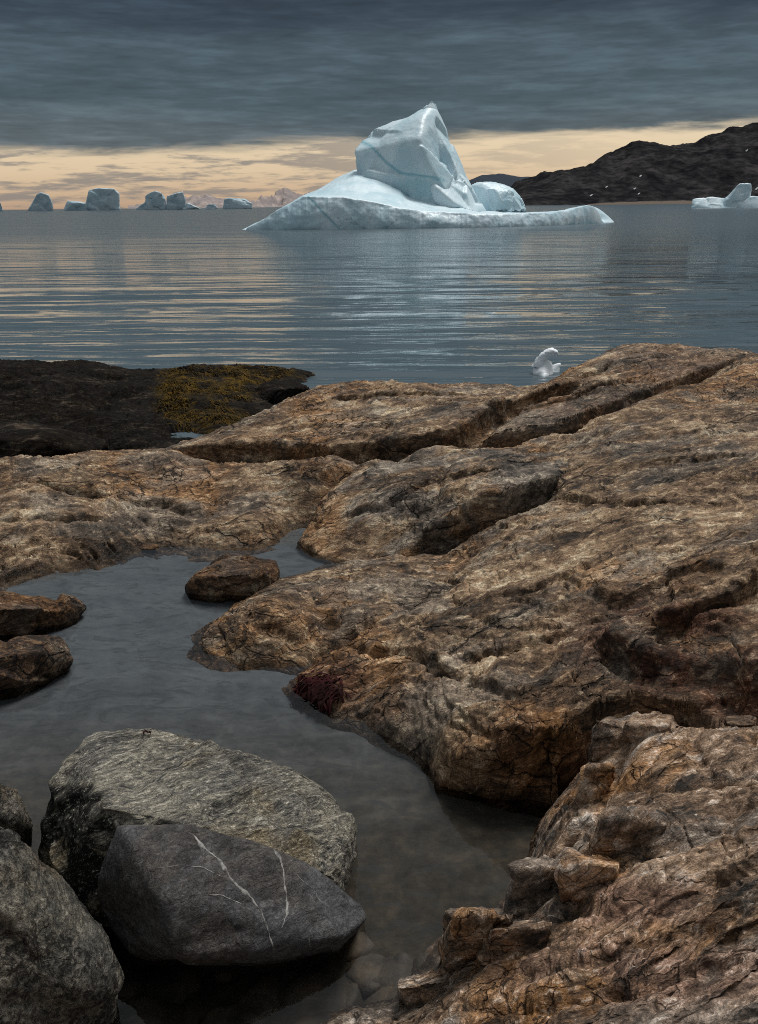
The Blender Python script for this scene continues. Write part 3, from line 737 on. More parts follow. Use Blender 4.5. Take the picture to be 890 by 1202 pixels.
# near right outcrop
fc = [(722, 852, .33), (745, 840, .355), (780, 838, .375), (815, 850, .39), (850, 856, .41), (890, 858, .43), (970, 860, .46),
      (700, 880, .28), (740, 880, .35), (800, 890, .40), (890, 900, .46), (970, 920, .5), (690, 905, .25), (672, 930, .20), (655, 960, .14), (640, 990, .10), (622, 1020, .05), (606, 1052, .0),
      (700, 950, .28), (680, 985, .22), (760, 950, .36), (830, 960, .43), (890, 970, .49), (970, 1000, .55), (650, 1040, .14), (700, 1030, .29), (780, 1030, .40), (860, 1050, .48),
      (610, 1075, .10), (640, 1085, .19), (560, 1085, .05), (522, 1105, .0), (512, 1140, .0), (545, 1125, .08), (590, 1130, .18), (680, 1110, .31), (780, 1110, .43), (890, 1120, .54), (980, 1130, .6),
      (500, 1170, .02), (470, 1185, .0), (412, 1196, .0), (480, 1200, .04), (540, 1175, .14), (600, 1185, .25), (700, 1190, .39), (800, 1195, .49), (890, 1200, .58), (1000, 1210, .66),
      (430, 1240, .05), (520, 1260, .18), (650, 1270, .38), (800, 1280, .55), (920, 1290, .66), (360, 1230, -.08), (400, 1330, .1), (600, 1360, .4), (850, 1360, .65)]
fwc = [at(px, py, z) for (px, py, z) in [(590, 1045, -.12), (560, 1065, -.15), (500, 1090, -.16), (490, 1135, -.14), (455, 1170, -.14), (390, 1180, -.14), (600, 1000, -.2), (640, 960, -.15), (660, 925, -.1), (350, 1200, -.25), (500, 1040, -.3), (400, 1100, -.3)]]
for (px, py, z) in [(722, 850, .34), (760, 838, .37), (815, 848, .39), (890, 855, .43), (970, 855, .46)]:
    p = at(px, py, z); fwc += [(p[0] * 1.02, p[1] + .10, z - .14), (p[0] * 1.06, p[1] + .22, -.15), (p[0] * 1.1, p[1] + .4, -.4)]
p = at(690, 890, .27); fwc += [(p[0] - .06, p[1] + .1, .05), (p[0] - .12, p[1] + .2, -.2)]
fcr = [([(740, 905, .35), (790, 935, .38), (850, 915, .44), (930, 905, .49)], .02, .035),
       ([(690, 1010, .25), (760, 1000, .37), (830, 975, .44), (900, 930, .49)], .022, .03),
       ([(640, 1090, .2), (720, 1070, .33), (800, 1030, .42), (890, 1000, .5)], .02, .03),
       ([(560, 1150, .15), (660, 1130, .3), (780, 1090, .42), (890, 1060, .52)], .018, .025),
       ([(500, 1190, .08), (620, 1180, .28), (740, 1150, .42), (890, 1110, .54)], .02, .03),
       ([(655, 1000, .17), (690, 960, .25), (712, 915, .3), (735, 880, .34)], .03, .05),
       ([(800, 860, .39), (830, 900, .42), (870, 980, .48)], .015, .02)]
def near_strata(P):
    # foliation runs along the outcrop: step the surface across it
    s = P[:, 1] - .15 * P[:, 0] - .35 * P[:, 2]
    t = s + .10 * fbm(P * np.array([1, 1, 0]), 2.2, 3, off=61)
    return P[:, 2] + (terrace(t, 9, .2) - t) * .22 * ss(P[:, 2], .0, .15)
near = terrain('bedrock', fc, fwc, (-.14, .74), (.86, 2.62), .0016, .0013, M['near'], rotm(0, -.35, .15), 15.0, -0.26, fcr, amp=.66, c=.02, pre=near_strata, plate=1.0,
               masks={'red': many(blob(720, 1060, 130, 30), blob(760, 1140, 160, 40), blob(640, 1120, 90, 30))})
tag(near, 'near bedrock outcrop with slanting pink and ochre bands at the right', kind='structure')

def bvh_of(o):
    me = o.data
    V = np.empty(len(me.vertices) * 3, np.float32); me.vertices.foreach_get('co', V)
    V = V.reshape(-1, 3) + np.array(o.location)
    return BVHTree.FromPolygons(V.tolist(), [p.vertices[:] for p in me.polygons])

# loose and half-split blocks on the near outcrop
def block(px0, py0, px1, py1, y, dep, off, mat, jit=9, zb=None):
    r = np.random.default_rng(int(off * 10))
    pts = []
    for (x_, y_) in [(px0 + (px1 - px0) * .12, py0), (px1, py0 + (py1 - py0) * .05), (px1 - (px1 - px0) * .05, py1), (px0, py1 - (py1 - py0) * .1), (px0, py0 + (py1 - py0) * .4), ((px0 + px1) / 2, py1 + 3)]:
        for dy in (0, dep):
            pts.append(aty(x_ + r.uniform(-jit, jit), y_ + r.uniform(-jit, jit), y + dy + r.uniform(-.02, .02)) + np.array([0, 0, -.05 if dy and y_ > py1 - 5 else 0]))
    return pts
blocks = [
 (702, 962, 780, 1012, 1.80, .16, 3.1, 'near'), (655, 1008, 722, 1062, 1.72, .16, 4.2, 'near'), (606, 1012, 668, 1082, 1.74, .14, 5.3, 'near'),
 (520, 1068, 602, 1140, 1.62, .15, 6.4, 'near'), (698, 848, 738, 890, 2.02, .10, 7.5, 'near'), (682, 905, 712, 940, 1.96, .1, 8.6, 'near'),
 (740, 842, 790, 868, 2.06, .1, 9.1, 'near'), (560, 1085, 640, 1130, 1.60, .12, 10.4, 'near'), (470, 1150, 525, 1192, 1.50, .11, 11.2, 'near'),
]
nb_tree = bvh_of(near)
for (a, b_, c_, d_, y_, dp, of, mt) in blocks:
    hit = nb_tree.ray_cast(Vector(CAMP), Vector(ray((a + c_) / 2, b_ * .35 + d_ * .65)).normalized())
    if hit[0] is not None: y_ = hit[0][1] - dp * .14
    V, Fc, n, c = hull_body(block(a, b_, c_, d_, y_, dp, of, mt), 5, 90)
    V = V + n * rock_detail(V, rotm(0, -.3, .2), .32, of, 1.0, .6)[:, None]
    r = np.random.default_rng(int(of * 7)); S = V[r.integers(0, len(V), 14)]; T = r.normal(0, 1, (14, 3)); q = ((V[:, None] - S[None]) ** 2).sum(-1).argmin(1)
    V = V + n * np.clip(.010 * ((V - S[q]) * T[q]).sum(1) / .05, -.012, .012)[:, None]
    o = mesh_from('rock_block', V, Fc, M[mt], near, attrs={'red': np.zeros(len(V))})
# loose pebble on the ledge
pc = [aty(px, py, y) for px, py, y in [(850, 842, 2.15), (868, 838, 2.18), (888, 842, 2.15), (884, 852, 2.08), (855, 852, 2.08), (868, 854, 2.06), (850, 850, 2.25), (890, 852, 2.25)]]
o = boulder('stone', pc, M['rust'], 5, rotm(0, 0, .2), 88., .3, 10, base_z=.4)
tag(o, 'small flat orange-brown stone lying on the near outcrop beside the red gully', 'stone')

# low tongue of rock in the pool
tc = [(226, 750, 0), (240, 766, 0), (300, 776, 0), (350, 774, 0), (392, 770, 0), (232, 734, .02), (262, 716, .06), (300, 700, .09), (340, 685, .09), (390, 671, .08), (440, 664, .10), (480, 662, .12),
      (280, 745, .09), (330, 725, .13), (390, 700, .14), (440, 690, .14), (350, 750, .09), (400, 740, .11), (410, 760, .03), (450, 720, .12), (260, 750, .05)]
tw = [at(px, py, z) for (px, py, z) in [(210, 757, -.14), (230, 815, -.14), (300, 830, -.16), (390, 830, -.14), (215, 720, -.2), (250, 695, -.2), (300, 680, -.2), (340, 665, -.2), (390, 652, -.2), (440, 645, -.15), (500, 640, -.15), (180, 770, -.3)]]
tongue = terrain('bedrock', tc, tw, (-.30, .12), (2.7, 4.4), .0013, .0008, M['tongue'], rotm(0, .1, -.25), 25., -.2,
                 [([(300, 722, .12), (350, 735, .12), (400, 715, .13)], .025, .05), ([(375, 770, .02), (395, 745, .09), (420, 730, .11)], .035, .07)], amp=.8, c=.012)
tag(tongue, 'low brown tongue of rock reaching into the tide pool', kind='structure')

# ------------------------------------------------------------------ rocks in the pool
def AT(l): return [at(*q) for q in l]
o = boulder('rock', AT([(218, 690, 0), (228, 680, .07), (262, 656, .10), (285, 652, .11), (325, 656, .10), (331, 668, .06), (329, 685, .0), (300, 704, -.02), (255, 704, -.02), (222, 700, -.02), (290, 672, .13), (250, 676, .10),
                        (230, 680, -.15), (320, 680, -.15), (270, 712, -.15)]), M['rust'], 6, rotm(0, .1, .3), 101., .42, 60, facet=.016)
tag(o, 'rusty brown rock standing alone in the far end of the pool', 'rock')
o = boulder('rock', AT([(-80, 715, .02), (-80, 700, .09), (0, 698, .10), (50, 697, .09), (88, 702, .06), (104, 712, .01), (80, 735, -.03), (30, 752, -.03), (-80, 765, -.03), (0, 715, .15), (40, 714, .13), (-80, 715, .15), (60, 745, -.15), (-80, 790, -.15)]),
            M['rust'], 6, rotm(0, .1, -.1), 111., .42, 60, facet=.018)
tag(o, 'upper of two rusty dark rocks at the left edge of the pool', 'rock', )
o = boulder('rock', AT([(-80, 765, .03), (0, 756, .09), (35, 752, .09), (70, 752, .07), (82, 765, .03), (80, 778, .0), (50, 800, -.03), (20, 812, -.03), (-80, 830, -.03), (0, 770, .13), (45, 765, .11), (-80, 780, .12), (40, 812, -.16), (-60, 850, -.16)]),
            M['rust'], 6, rotm(0, .1, .2), 121., .42, 60, facet=.018)
tag(o, 'lower of two rusty dark rocks at the left edge of the pool', 'rock')
o = boulder('stone', AT([(162, 641, 0), (170, 637, .02), (185, 638, .02), (189, 642, 0), (180, 645, 0), (165, 645, 0), (175, 645, -.05)]), M['rust'], 4, rotm(0, 0, .2), 128., .12, 14)
tag(o, 'tiny dark stone breaking the water at the far pool edge', 'stone')

# big pale banded boulder
lb = AT([(75, 895, .26), (100, 866, .30), (180, 846, .33), (240, 866, .31), (330, 887, .27), (372, 908, .23), (402, 935, .17), (416, 965, .12), (412, 1010, .05), (405, 1048, .02),
         (118, 946, .33), (240, 968, .28), (330, 1002, .20), (395, 1032, .11), (52, 950, .20), (46, 985, .12), (60, 1060, .02), (115, 1085, .02), (112, 1015, .19), (380, 1075, -.05),
         (95, 975, .27)]) 
lb += [at(100, 890, .0) * np.array([1, 1, 0]) + np.array([0, 0, -.2]), at(350, 930, -.2), at(410, 1000, -.2), at(60, 1080, -.2), at(300, 1100, -.2)]
def lb_extra(V, n):
    q = V @ rotm(.2, .25, -.42)
    return .006 * fbm(q, (3, 34, 34), 3, .6, 7.) + .010 * (terrace(fbm(q, (1.2, 9, 9), 3, .5, 3.), 7, .15)) * .6
o = boulder('boulder', lb, M['banded'], 7, rotm(.2, .25, -.42), 131., .30, 80, facet=.012, extra=lb_extra, crk=.5,
            masks={'red': lambda px, py, P: ss(-(px - 132) + .25 * (py - 960) + 10 * fbm(P, 9, 3, off=77.), -3, 3) * ss(py + 14 * fbm(P, 7, 3, off=87.), 918, 926)})  # mask darkens the left face: its shade is put into the colour
tag(o, 'big pale grey and cream banded boulder with a wavy grain', 'boulder', 'boulders in the near pool')

# dark boulder with quartz veins
db = AT([(138, 966, .295), (112, 1030, .17), (112, 1060, .10), (150, 1120, .02), (175, 1132, .0), (240, 1130, .02), (187, 1022, .262), (192, 1057, .235), (212, 1103, .150), (234, 1119, .105), (330, 1130, .02), (395, 1114, .02), (432, 1078, .045),
         (425, 1060, .07), (362, 1016, .165), (290, 989, .25), (200, 967, .295), (275, 1115, .095), (330, 1113, .082), (395, 1102, .066), (160, 976, .29)])
db += [at(150, 1140, -.2), at(330, 1145, -.2), at(420, 1090, -.2), at(130, 1000, -.2), at(350, 1000, -.2)]
dark = boulder('boulder', db, M['dark'], 6, rotm(.2, .3, -.5), 141., .20, 150, facet=.007, smooth=.5, crk=.3)
tag(dark, 'dark charcoal boulder crossed by thin white veins', 'boulder', 'boulders in the near pool')
dg = bpy.context.evaluated_depsgraph_get()
def vein(pix, wpx, parent, tree, seed):
    r = np.random.default_rng(seed)
    pix = np.array(pix, float)
    seg = np.linalg.norm(np.diff(pix, axis=0), axis=1); s = np.concatenate([[0], np.cumsum(seg)])
    n = int(s[-1] / 2.2) + 2
    tt = np.linspace(0, s[-1], n)
    X = np.interp(tt, s, pix[:, 0]); Y = np.interp(tt, s, pix[:, 1])
    wob = np.cumsum(r.normal(0, .45, (n, 2)), 0); wob -= np.linspace(0, 1, n)[:, None] * wob[-1]
    X += wob[:, 0]; Y += wob[:, 1] * .5
    C, Nn = [], []
    for x_, y_ in zip(X, Y):
        d = ray(x_, y_); h = tree.ray_cast(Vector(CAMP), Vector(d).normalized())
        if h[0] is None: continue
        C.append(np.array(h[0])); Nn.append(np.array(h[1]))
    C = np.array(C); Nn = np.array(Nn); n = len(C)
    T = np.gradient(C, axis=0); S = np.cross(T, Nn); S /= np.linalg.norm(S, axis=1, keepdims=True) + 1e-9
    wd = wpx * .0021 * (.25 + 1.0 * np.abs(np.convolve(r.normal(.45, .9, n), [.3, .4, .3], 'same'))); wd = np.convolve(wd, [.25, .5, .25], 'same') * np.minimum(1, np.minimum(np.arange(n), np.arange(n)[::-1]) / 4 + .15)
    V = np.concatenate([C - S * wd[:, None] - Nn * .0012, C - S * wd[:, None] * .7 + Nn * .0008, C + S * wd[:, None] * .7 + Nn * .0008, C + S * wd[:, None] - Nn * .0012])
    Fc = []
    for k in range(3):
        for i in range(n - 1): Fc.append([k * n + i, k * n + i + 1, (k + 1) * n + i + 1, (k + 1) * n + i])
    o = mesh_from('quartz_vein', V, Fc, M['quartz'], parent, origin=C[0])
    return o
tree = bvh_of(dark)
for k, (pix, w_) in enumerate([([(226, 979), (236, 992), (258, 1010), (270, 1033), (290, 1050), (305, 1070), (314, 1092), (321, 1116)], 2.2),
                               ([(316, 990), (328, 1008), (335, 1040), (337, 1072), (330, 1090)], 1.7), ([(345, 1025), (365, 1042), (380, 1062)], .6), ([(362, 1098), (364, 1116)], .9),
                               ([(180, 1020), (215, 1015), (240, 1018), (262, 1030)], .6), ([(245, 1050), (262, 1050), (284, 1062)], .8)]):
    vein(pix, w_, dark, tree, k + 1)

# left granite boulder and the one behind
gb = AT([(-90, 900, .46), (-30, 950, .45), (0, 973, .43), (18, 992, .41), (52, 1032, .36), (82, 1078, .29), (116, 1122, .20), (132, 1162, .10), (130, 1200, .0), (-80, 1040, .47), (0, 1060, .44), (50, 1120, .32), (90, 1160, .22), (100, 1230, .0), (40, 1260, .05), (-90, 1260, .2)])
gb += [at(130, 1180, -.2), at(80, 1270, -.2), at(-120, 1270, -.2), at(-120, 950, -.2), at(40, 1030, -.2)]
o = boulder('boulder', gb, M['granite'], 7, rotm(.1, .5, .9), 151., .36, 80, facet=.016)
tag(o, 'speckled grey-green boulder cut off by the bottom left corner', 'boulder', 'boulders in the near pool')
g2 = AT([(-90, 870, .33), (-20, 895, .31), (0, 910, .30), (20, 930, .25), (38, 962, .16), (42, 985, .08), (36, 1010, .0), (-90, 930, .34), (0, 960, .25), (-90, 1010, .1)])
g2 += [at(30, 1000, -.2), at(-100, 880, -.2), at(-100, 1020, -.2)]
o = boulder('boulder', g2, M['granite'], 6, rotm(.1, .5, .9), 161., .36, 80, facet=.014)
tag(o, 'part-hidden grey boulder at the left edge, behind the speckled one', 'boulder', 'boulders in the near pool')

# ------------------------------------------------------------------ dark skerry on the left
SK0 = dict(z=SEA)
sk = [(-60, 424, -.02), (0, 425, -.02), (40, 430, -.03), (65, 425, .0), (95, 424, .0), (150, 432, -.03), (200, 438, -.08), (235, 432, -.05), (265, 429, -.04), (310, 430, -.10), (340, 433, -.17), (366, 437, -.28),
      (0, 446, .03), (60, 440, .05), (110, 446, .0), (120, 458, -.08), (170, 465, -.12), (0, 480, -.15), (100, 490, -.18), (180, 508, -.2), (210, 460, -.10), (215, 490, -.22), (250, 450, -.10), (260, 486, -.18), (300, 445, -.2), (240, 512, -.2), (280, 500, -.2), (310, 484, -.28), (150, 518, -.15)]
skw = []
for (px, py, z) in [(-60, 424, -.02), (0, 425, -.02), (95, 424, 0), (200, 438, -.08), (265, 429, -.04), (310, 430, -.1)]:
    p = at(px, py, z); skw += [(p[0], p[1] + .7, z - .15), (p[0], p[1] + 1.6, -.7)]
for (px, py, z) in [(390, 462, -.5), (360, 480, -.5), (320, 515, -.5), (220, 545, -.5), (100, 555, -.45), (0, 555, -.4)]: skw.append(at(px, py, z))
weed_mask = many(blob(225, 462, 38, 32), blob(275, 448, 48, 18), blob(315, 437, 40, 7), blob(245, 492, 40, 14))
sker = terrain('skerry', sk, skw, (-.78, .02), (6.6, 13.5), .0014, .00035, M['black'], rotm(0, .1, .1), 171., -.42,
               [([(0, 455, -.05), (80, 440, 0), (150, 445, -.05)], .08, .10), ([(90, 480, -.14), (160, 455, -.08), (210, 445, -.09)], .08, .08)], amp=1.1, c=.01, masks={'weed': weed_mask, 'red': lambda px, py, P: weed_mask(px, py, P) * ss(fbm(P, 2.5, 3, off=4.), -.3, .2)})
tag(sker, 'low black wet skerry at the left edge of the sea', 'rock')
o = boulder('rock', AT([(290, 462, -.25), (300, 452, -.18), (330, 446, -.16), (352, 449, -.18), (365, 456, -.24), (362, 462, -.30), (330, 478, -.33), (300, 482, -.33), (320, 456, -.12), (345, 453, -.14)]) + [at(320, 480, -.6), at(350, 455, -.6), at(295, 460, -.6)],
            M['black'], 6, rotm(0, .1, .1), 181., 1.0, 20, base_z=SEA)
tag(o, 'small black rounded rock at the tip of the weedy skerry', 'rock')
o = boulder('rock', AT([(-80, 500, .02), (0, 497, .04), (40, 500, .04), (90, 510, .0), (130, 521, -.10), (110, 535, -.1), (40, 545, -.1), (-80, 550, -.1), (0, 512, .10), (50, 513, .08), (-80, 512, .1)]) + [at(-80, 545, -.5), at(130, 535, -.5), at(0, 500, -.5)],
            M['black'], 6, rotm(0, .1, -.15), 191., 1.0, 22, base_z=SEA)
tag(o, 'dark grey wet rock at the left edge in front of the skerry', 'rock')

# rockweed on the skerry
def fronds(name, P0, Nn, mat, ln, wd, drop, seed, parent=None):
    r = np.random.default_rng(seed)
    V, Fc = [], []
    for p, n in zip(P0, Nn):
        a = r.uniform(0, 2 * math.pi); d = np.array([math.cos(a), math.sin(a) - .6, 0]); d /= np.linalg.norm(d)
        L = ln * r.uniform(.5, 1.4); w = wd * r.uniform(.6, 1.4); s = np.array([-d[1], d[0], 0])
        b = len(V)
        for k in range(4):
            f = k / 3.0
            c = p + n * (.006 + .022 * math.sin(f * 2.6) * L / .12) + d * L * f - np.array([0, 0, drop * L * f * f])
            ww = w * (1 - .55 * f) * (1 if k else .5)
            V.append(c - s * ww); V.append(c + s * ww + np.array([0, 0, w * .3]))
        for k in range(3): Fc.append([b + 2 * k, b + 2 * k + 1, b + 2 * k + 3, b + 2 * k + 2])
    return mesh_from(name, np.array(V), np.array(Fc), mat, parent)
me = sker.data
V = np.empty(len(me.vertices) * 3, np.float32); me.vertices.foreach_get('co', V); V = V.reshape(-1, 3)
N_ = np.empty(len(me.vertices) * 3, np.float32); me.vertices.foreach_get('normal', N_); N_ = N_.reshape(-1, 3)
wm = np.empty(len(V), np.float32); me.attributes['weed'].data.foreach_get('value', wm)
wm = wm ** 1.5 * ss(fbm(V, 2.6, 4, .6, off=4.), -.12, .3) * (V[:, 2] > SEA - .03)
area = V[:, 1] ** 3
pr = wm * area; pr /= pr.sum()
ids = rng.choice(len(V), 9000, p=pr)
o = fronds('seaweed', V[ids], N_[ids], M['weed'], .07, .005, 1.0, 5)
tag(o, 'yellow-brown rockweed draped over the black skerry', kind='stuff')
# red weed clump by the slab
tb = bvh_of(bed)
P0, N0 = [], []
for _ in range(900):
    x_, y_ = random.gauss(374, 10), random.gauss(808, 6)
    h = tb.ray_cast(Vector(CAMP), Vector(ray(x_, y_)).normalized())
    if h[0] is not None: P0.append(np.array(h[0])); N0.append(np.array(h[1]))
o = fronds('seaweed', P0, N0, M['redweed'], .04, .0055, 1.0, 8)
tag(o, 'dark red seaweed clump clinging to the slab at the pool edge', 'seaweed')
pale_b = [x for x in bpy.data.objects if x.get('label', '').startswith('big pale')][0]
lt = np.array(bvh_of(pale_b).ray_cast(Vector(CAMP), Vector(ray(174, 862)).normalized())[0])
o = fronds('seaweed_scrap', [lt + np.array([random.uniform(-.01, .01), 0, .004]) for _ in range(7)], [np.array([0, 0, 1.])] * 7, M['redweed'], .012, .003, .2, 9)
tag(o, 'tiny red scrap of seaweed on top of the pale banded boulder', 'seaweed')

# ------------------------------------------------------------------ pool
us = np.arange(-1.9, 1.3, .006); ws = np.arange(1 / 5.6, 1 / .80, .004)[::-1]
nr, nc = len(ws), len(us)
Y = np.repeat(1 / ws, nc); X = np.tile(us, nr) * Y
P = np.stack([X, Y, np.zeros_like(X)], 1)
P[:, 2] = -.04 - .12 * ss(Y + .2 * X, 2.25, 1.6) + .018 * fbm(P, 1.6, 3, off=3.) + .010 * fbm(P, 7, 3, off=8.)
o = mesh_from('pool_floor', P, grid_faces(nr, nc), M['silt'])
tag(o, kind='structure')
# cobbles lying on the pool bed: one uncountable mass
VV, FF = [], []; nb = 0
D3, F3 = ico(3)
for k in range(260):
    px, py = random.uniform(-40, 640), random.uniform(880, 1240)
    if k > 190: px, py = random.uniform(300, 640), random.uniform(1050, 1230)
    c = at(px, py, -.17); s = random.uniform(.025, .075) * (1.0 if k % 4 else 1.4)
    e = np.array([s * random.uniform(.8, 1.4), s * random.uniform(.7, 1.2), s * random.uniform(.35, .6)])
    a = random.uniform(0, 6.3); R_ = rotm(random.uniform(-.3, .3), random.uniform(-.3, .3), a)
    V = (np.sign(D3) * np.abs(D3) ** .8 * e * (1 + .25 * pn(D3 * 1.7 + k * 3.1))[:, None]) @ R_.T + c + np.array([0, 0, .012])
    VV.append(V); FF.append(F3 + nb); nb += len(V)
o = mesh_from('pool_stones', np.concatenate(VV), np.concatenate(FF), M['cobble'])
tag(o, 'brown cobbles lying under the water of the near pool', kind='stuff')
bm = bmesh.new()
p = [bm.verts.new(v) for v in [(-5.2, .84, 0), (2.6, .84, 0), (2.6, 4.9, 0), (-5.2, 4.9, 0)]]
bm.faces.new(p)
me = bpy.data.meshes.new('tide_pool'); bm.to_mesh(me); bm.free(); me.materials.append(M['pool'])
o = bpy.data.objects.new('tide_pool', me); COL.objects.link(o)
tag(o, kind='structure')

# ------------------------------------------------------------------ sea
us = np.arange(-.85, .85, .0036); ws = np.concatenate([np.arange(.0006, 1 / 6.2, .00042), [.00025, .00008, .00003]])
ws = np.sort(ws)[::-1]
nr, nc = len(ws), len(us)
Y = np.repeat(1 / ws, nc); X = np.tile(us, nr) * Y
P = np.stack([X, Y, np.full_like(X, SEA)], 1)
fade = 1 - ss(Y, 16, 40)
sel = Y < 40
Q = np.stack([X * .30, Y, 0 * Y], 1)[sel]
S_ = P[sel]
lowf = np.stack([S_[:, 0] * .10, S_[:, 1] * .22, 0 * S_[:, 1]], 1)
ph = 2.2 * fbm(lowf, 1.0, 3, .5, 2.); am = .35 + .65 * ss(fbm(lowf, 1.7, 2, off=40.), -.35, .35)
wz = 0; am = am * 1.0
for lam_, dir_, a_, o_ in [(1.15, .04, .0095, 0.), (.72, -.07, .0065, 1.3), (2.1, .10, .006, 2.1), (.47, .12, .0048, .4)]:
    wz = wz + a_ * np.sin(2 * math.pi / lam_ * (S_[:, 1] + dir_ * S_[:, 0]) + ph * (1.2 + o_) + o_)
P[sel, 2] += fade[sel] * (am * wz + .004 * fbm(np.stack([S_[:, 0] * .5, S_[:, 1], 0 * S_[:, 1]], 1), 3.2, 2, .4, 6.))
o = mesh_from('sea', P, grid_faces(nr, nc), M['sea'])
tag(o, kind='structure')

# ------------------------------------------------------------------ main iceberg
def Yb(px, py): return at(px, py, SEA)[1]
Y0 = Yb(420, 268)
main = empty('iceberg', (at(480, 268, SEA)[0], Y0 + 6, SEA))
tag(main, 'large blue-white iceberg with a leaning pointed spire and long low shelf', 'iceberg', 'icebergs on the sea')
# base shelf: front cliff, sloping top, back fall
sk_top = np.array([(290, 267.5), (310, 257), (330, 245), (356, 230.5), (380, 231), (401, 231), (425, 235), (447, 239), (470, 244), (492, 247), (523, 250), (563, 250.5), (600, 250.5), (644, 250), (665, 247), (679, 243.5), (697, 240), (705, 242), (707, 250)])
wl = np.array([(290, 270), (330, 270), (420, 269), (560, 267), (640, 265), (707, 261.5)])
dome = np.array([(290, 268), (356, 231), (372, 224), (395, 210), (416, 200), (440, 198), (458, 200), (470, 206), (478, 218), (502, 229), (545, 242), (563, 249), (644, 250), (679, 243), (705, 240), (707, 249)])
nx, ny = 640, 110
pxs = np.linspace(290, 707, nx)
ts = np.concatenate([np.linspace(0, 1, 45), np.linspace(1, 2, 40)[1:], np.linspace(2, 3, 27)[1:]])
ny = len(ts)
pxs = np.concatenate([[290.0], pxs, [707.0]]); nx += 2
G = np.zeros((ny, nx, 3)); bl = np.zeros((ny, nx)); di = np.zeros((ny, nx))
for i, px in enumerate(pxs):
    wy = np.interp(px, wl[:, 0], wl[:, 1]); f0 = at(px, wy, SEA)
    yb = f0[1]
    endf = min(1, (px - 289) / 50, (708 - px) / 30) ** .5
    dep = 6 + 12 * np.exp(-((px - 450) / 90) ** 2)
    dep *= max(endf, .05)
    ye = yb + .7 * endf; yd = yb + dep
    cap = math.sqrt(max(1 - (max(px - 688, 0) / 19.5) ** 2, 0))
    te = aty(px, np.interp(px, sk_top[:, 0], sk_top[:, 1]), ye)
    td = aty(px, np.interp(px, dome[:, 0], dome[:, 1]), yd)
    td[2] = max(td[2], te[2] * .6 + SEA * .4)
    te[2] = SEA + (te[2] - SEA) * cap; td[2] = SEA + (td[2] - SEA) * cap
    b0 = np.array([f0[0], yb, SEA - .6])
    for j, t_ in enumerate(ts):
        if t_ <= 1: 
            q = b0 + (te - b0) * t_
            q[1] = yb + .7 * endf * t_ ** 3
        elif t_ <= 2:
            k = t_ - 1; q = te + (td - te) * k
            q[2] = te[2] + (td[2] - te[2]) * (math.sin(k * math.pi / 2) ** 1.15)
        else:
            k = t_ - 2; q = td + np.array([td[0] * .1 * k, dep * .8 * k, 0]); q[2] = td[2] + (SEA - .6 - td[2]) * k * k
        G[j, i] = q
        bl[j, i] = (1 - ss(t_, .30, .42)) * (.35 + .65 * ss(px, 600, 660)) * .8 if t_ <= 1 else 0
        di[j, i] = ss(t_, .2, .3) * (1 - ss(t_, .5, .62)) * ss(px, 360, 400) * (1 - ss(px, 470, 620)) if t_ <= 1 else 0
G[:, 0] = G[:, 1].mean(0); G[:, -1] = G[:, -2].mean(0)
V = G.reshape(-1, 3)
n = grid_normals(V, ny, nx)
n[n[:, 1] > .6] *= 1
TT = np.repeat(ts, nx); cl_ = (1 - ss(TT, .9, 1.1))
front = np.zeros_like(n); front[:, 1] = -1
fl = ridged(V, (1.7, .1, .05), 2, 5.) - .6
edge = np.minimum(1, np.minimum(np.tile(pxs, ny) - 290, 707 - np.tile(pxs, ny)) / 30)
V = V + front * (cl_ * edge * (.06 * fl + .28 * fbm(V, .3, 3, off=2.) + .05 * fbm(V, 1.6, 2, off=9.)))[:, None]
V[:, 2] += (1 - cl_) * edge * ((.16 * fbm(V, .35, 3, off=12.)) + .03 * fbm(V, 2.0, 2, off=3.))
V[:, 2] += cl_ * ss(TT, .7, 1) * edge * .12 * fbm(V, .9, 3, off=31.)
band = np.abs((np.tile(pxs, ny) - 362) - 45 * (1 - np.clip(TT, 0, 1))) < 1.6
blv = np.maximum(bl.ravel() * (.6 + .4 * fbm(V, 1.2, 2, off=40.)), 0.7 * band * cl_)
dpit = .6 * ss(fbm(V, (1.1, .2, 3.0), 2, off=55.), .26, .36) * di.ravel()
o = mesh_from('ice_shelf', V, grid_faces(ny, nx), M['ice'], main, attrs={'blue': blv, 'dirt': dpit}, origin=np.array(main.location))

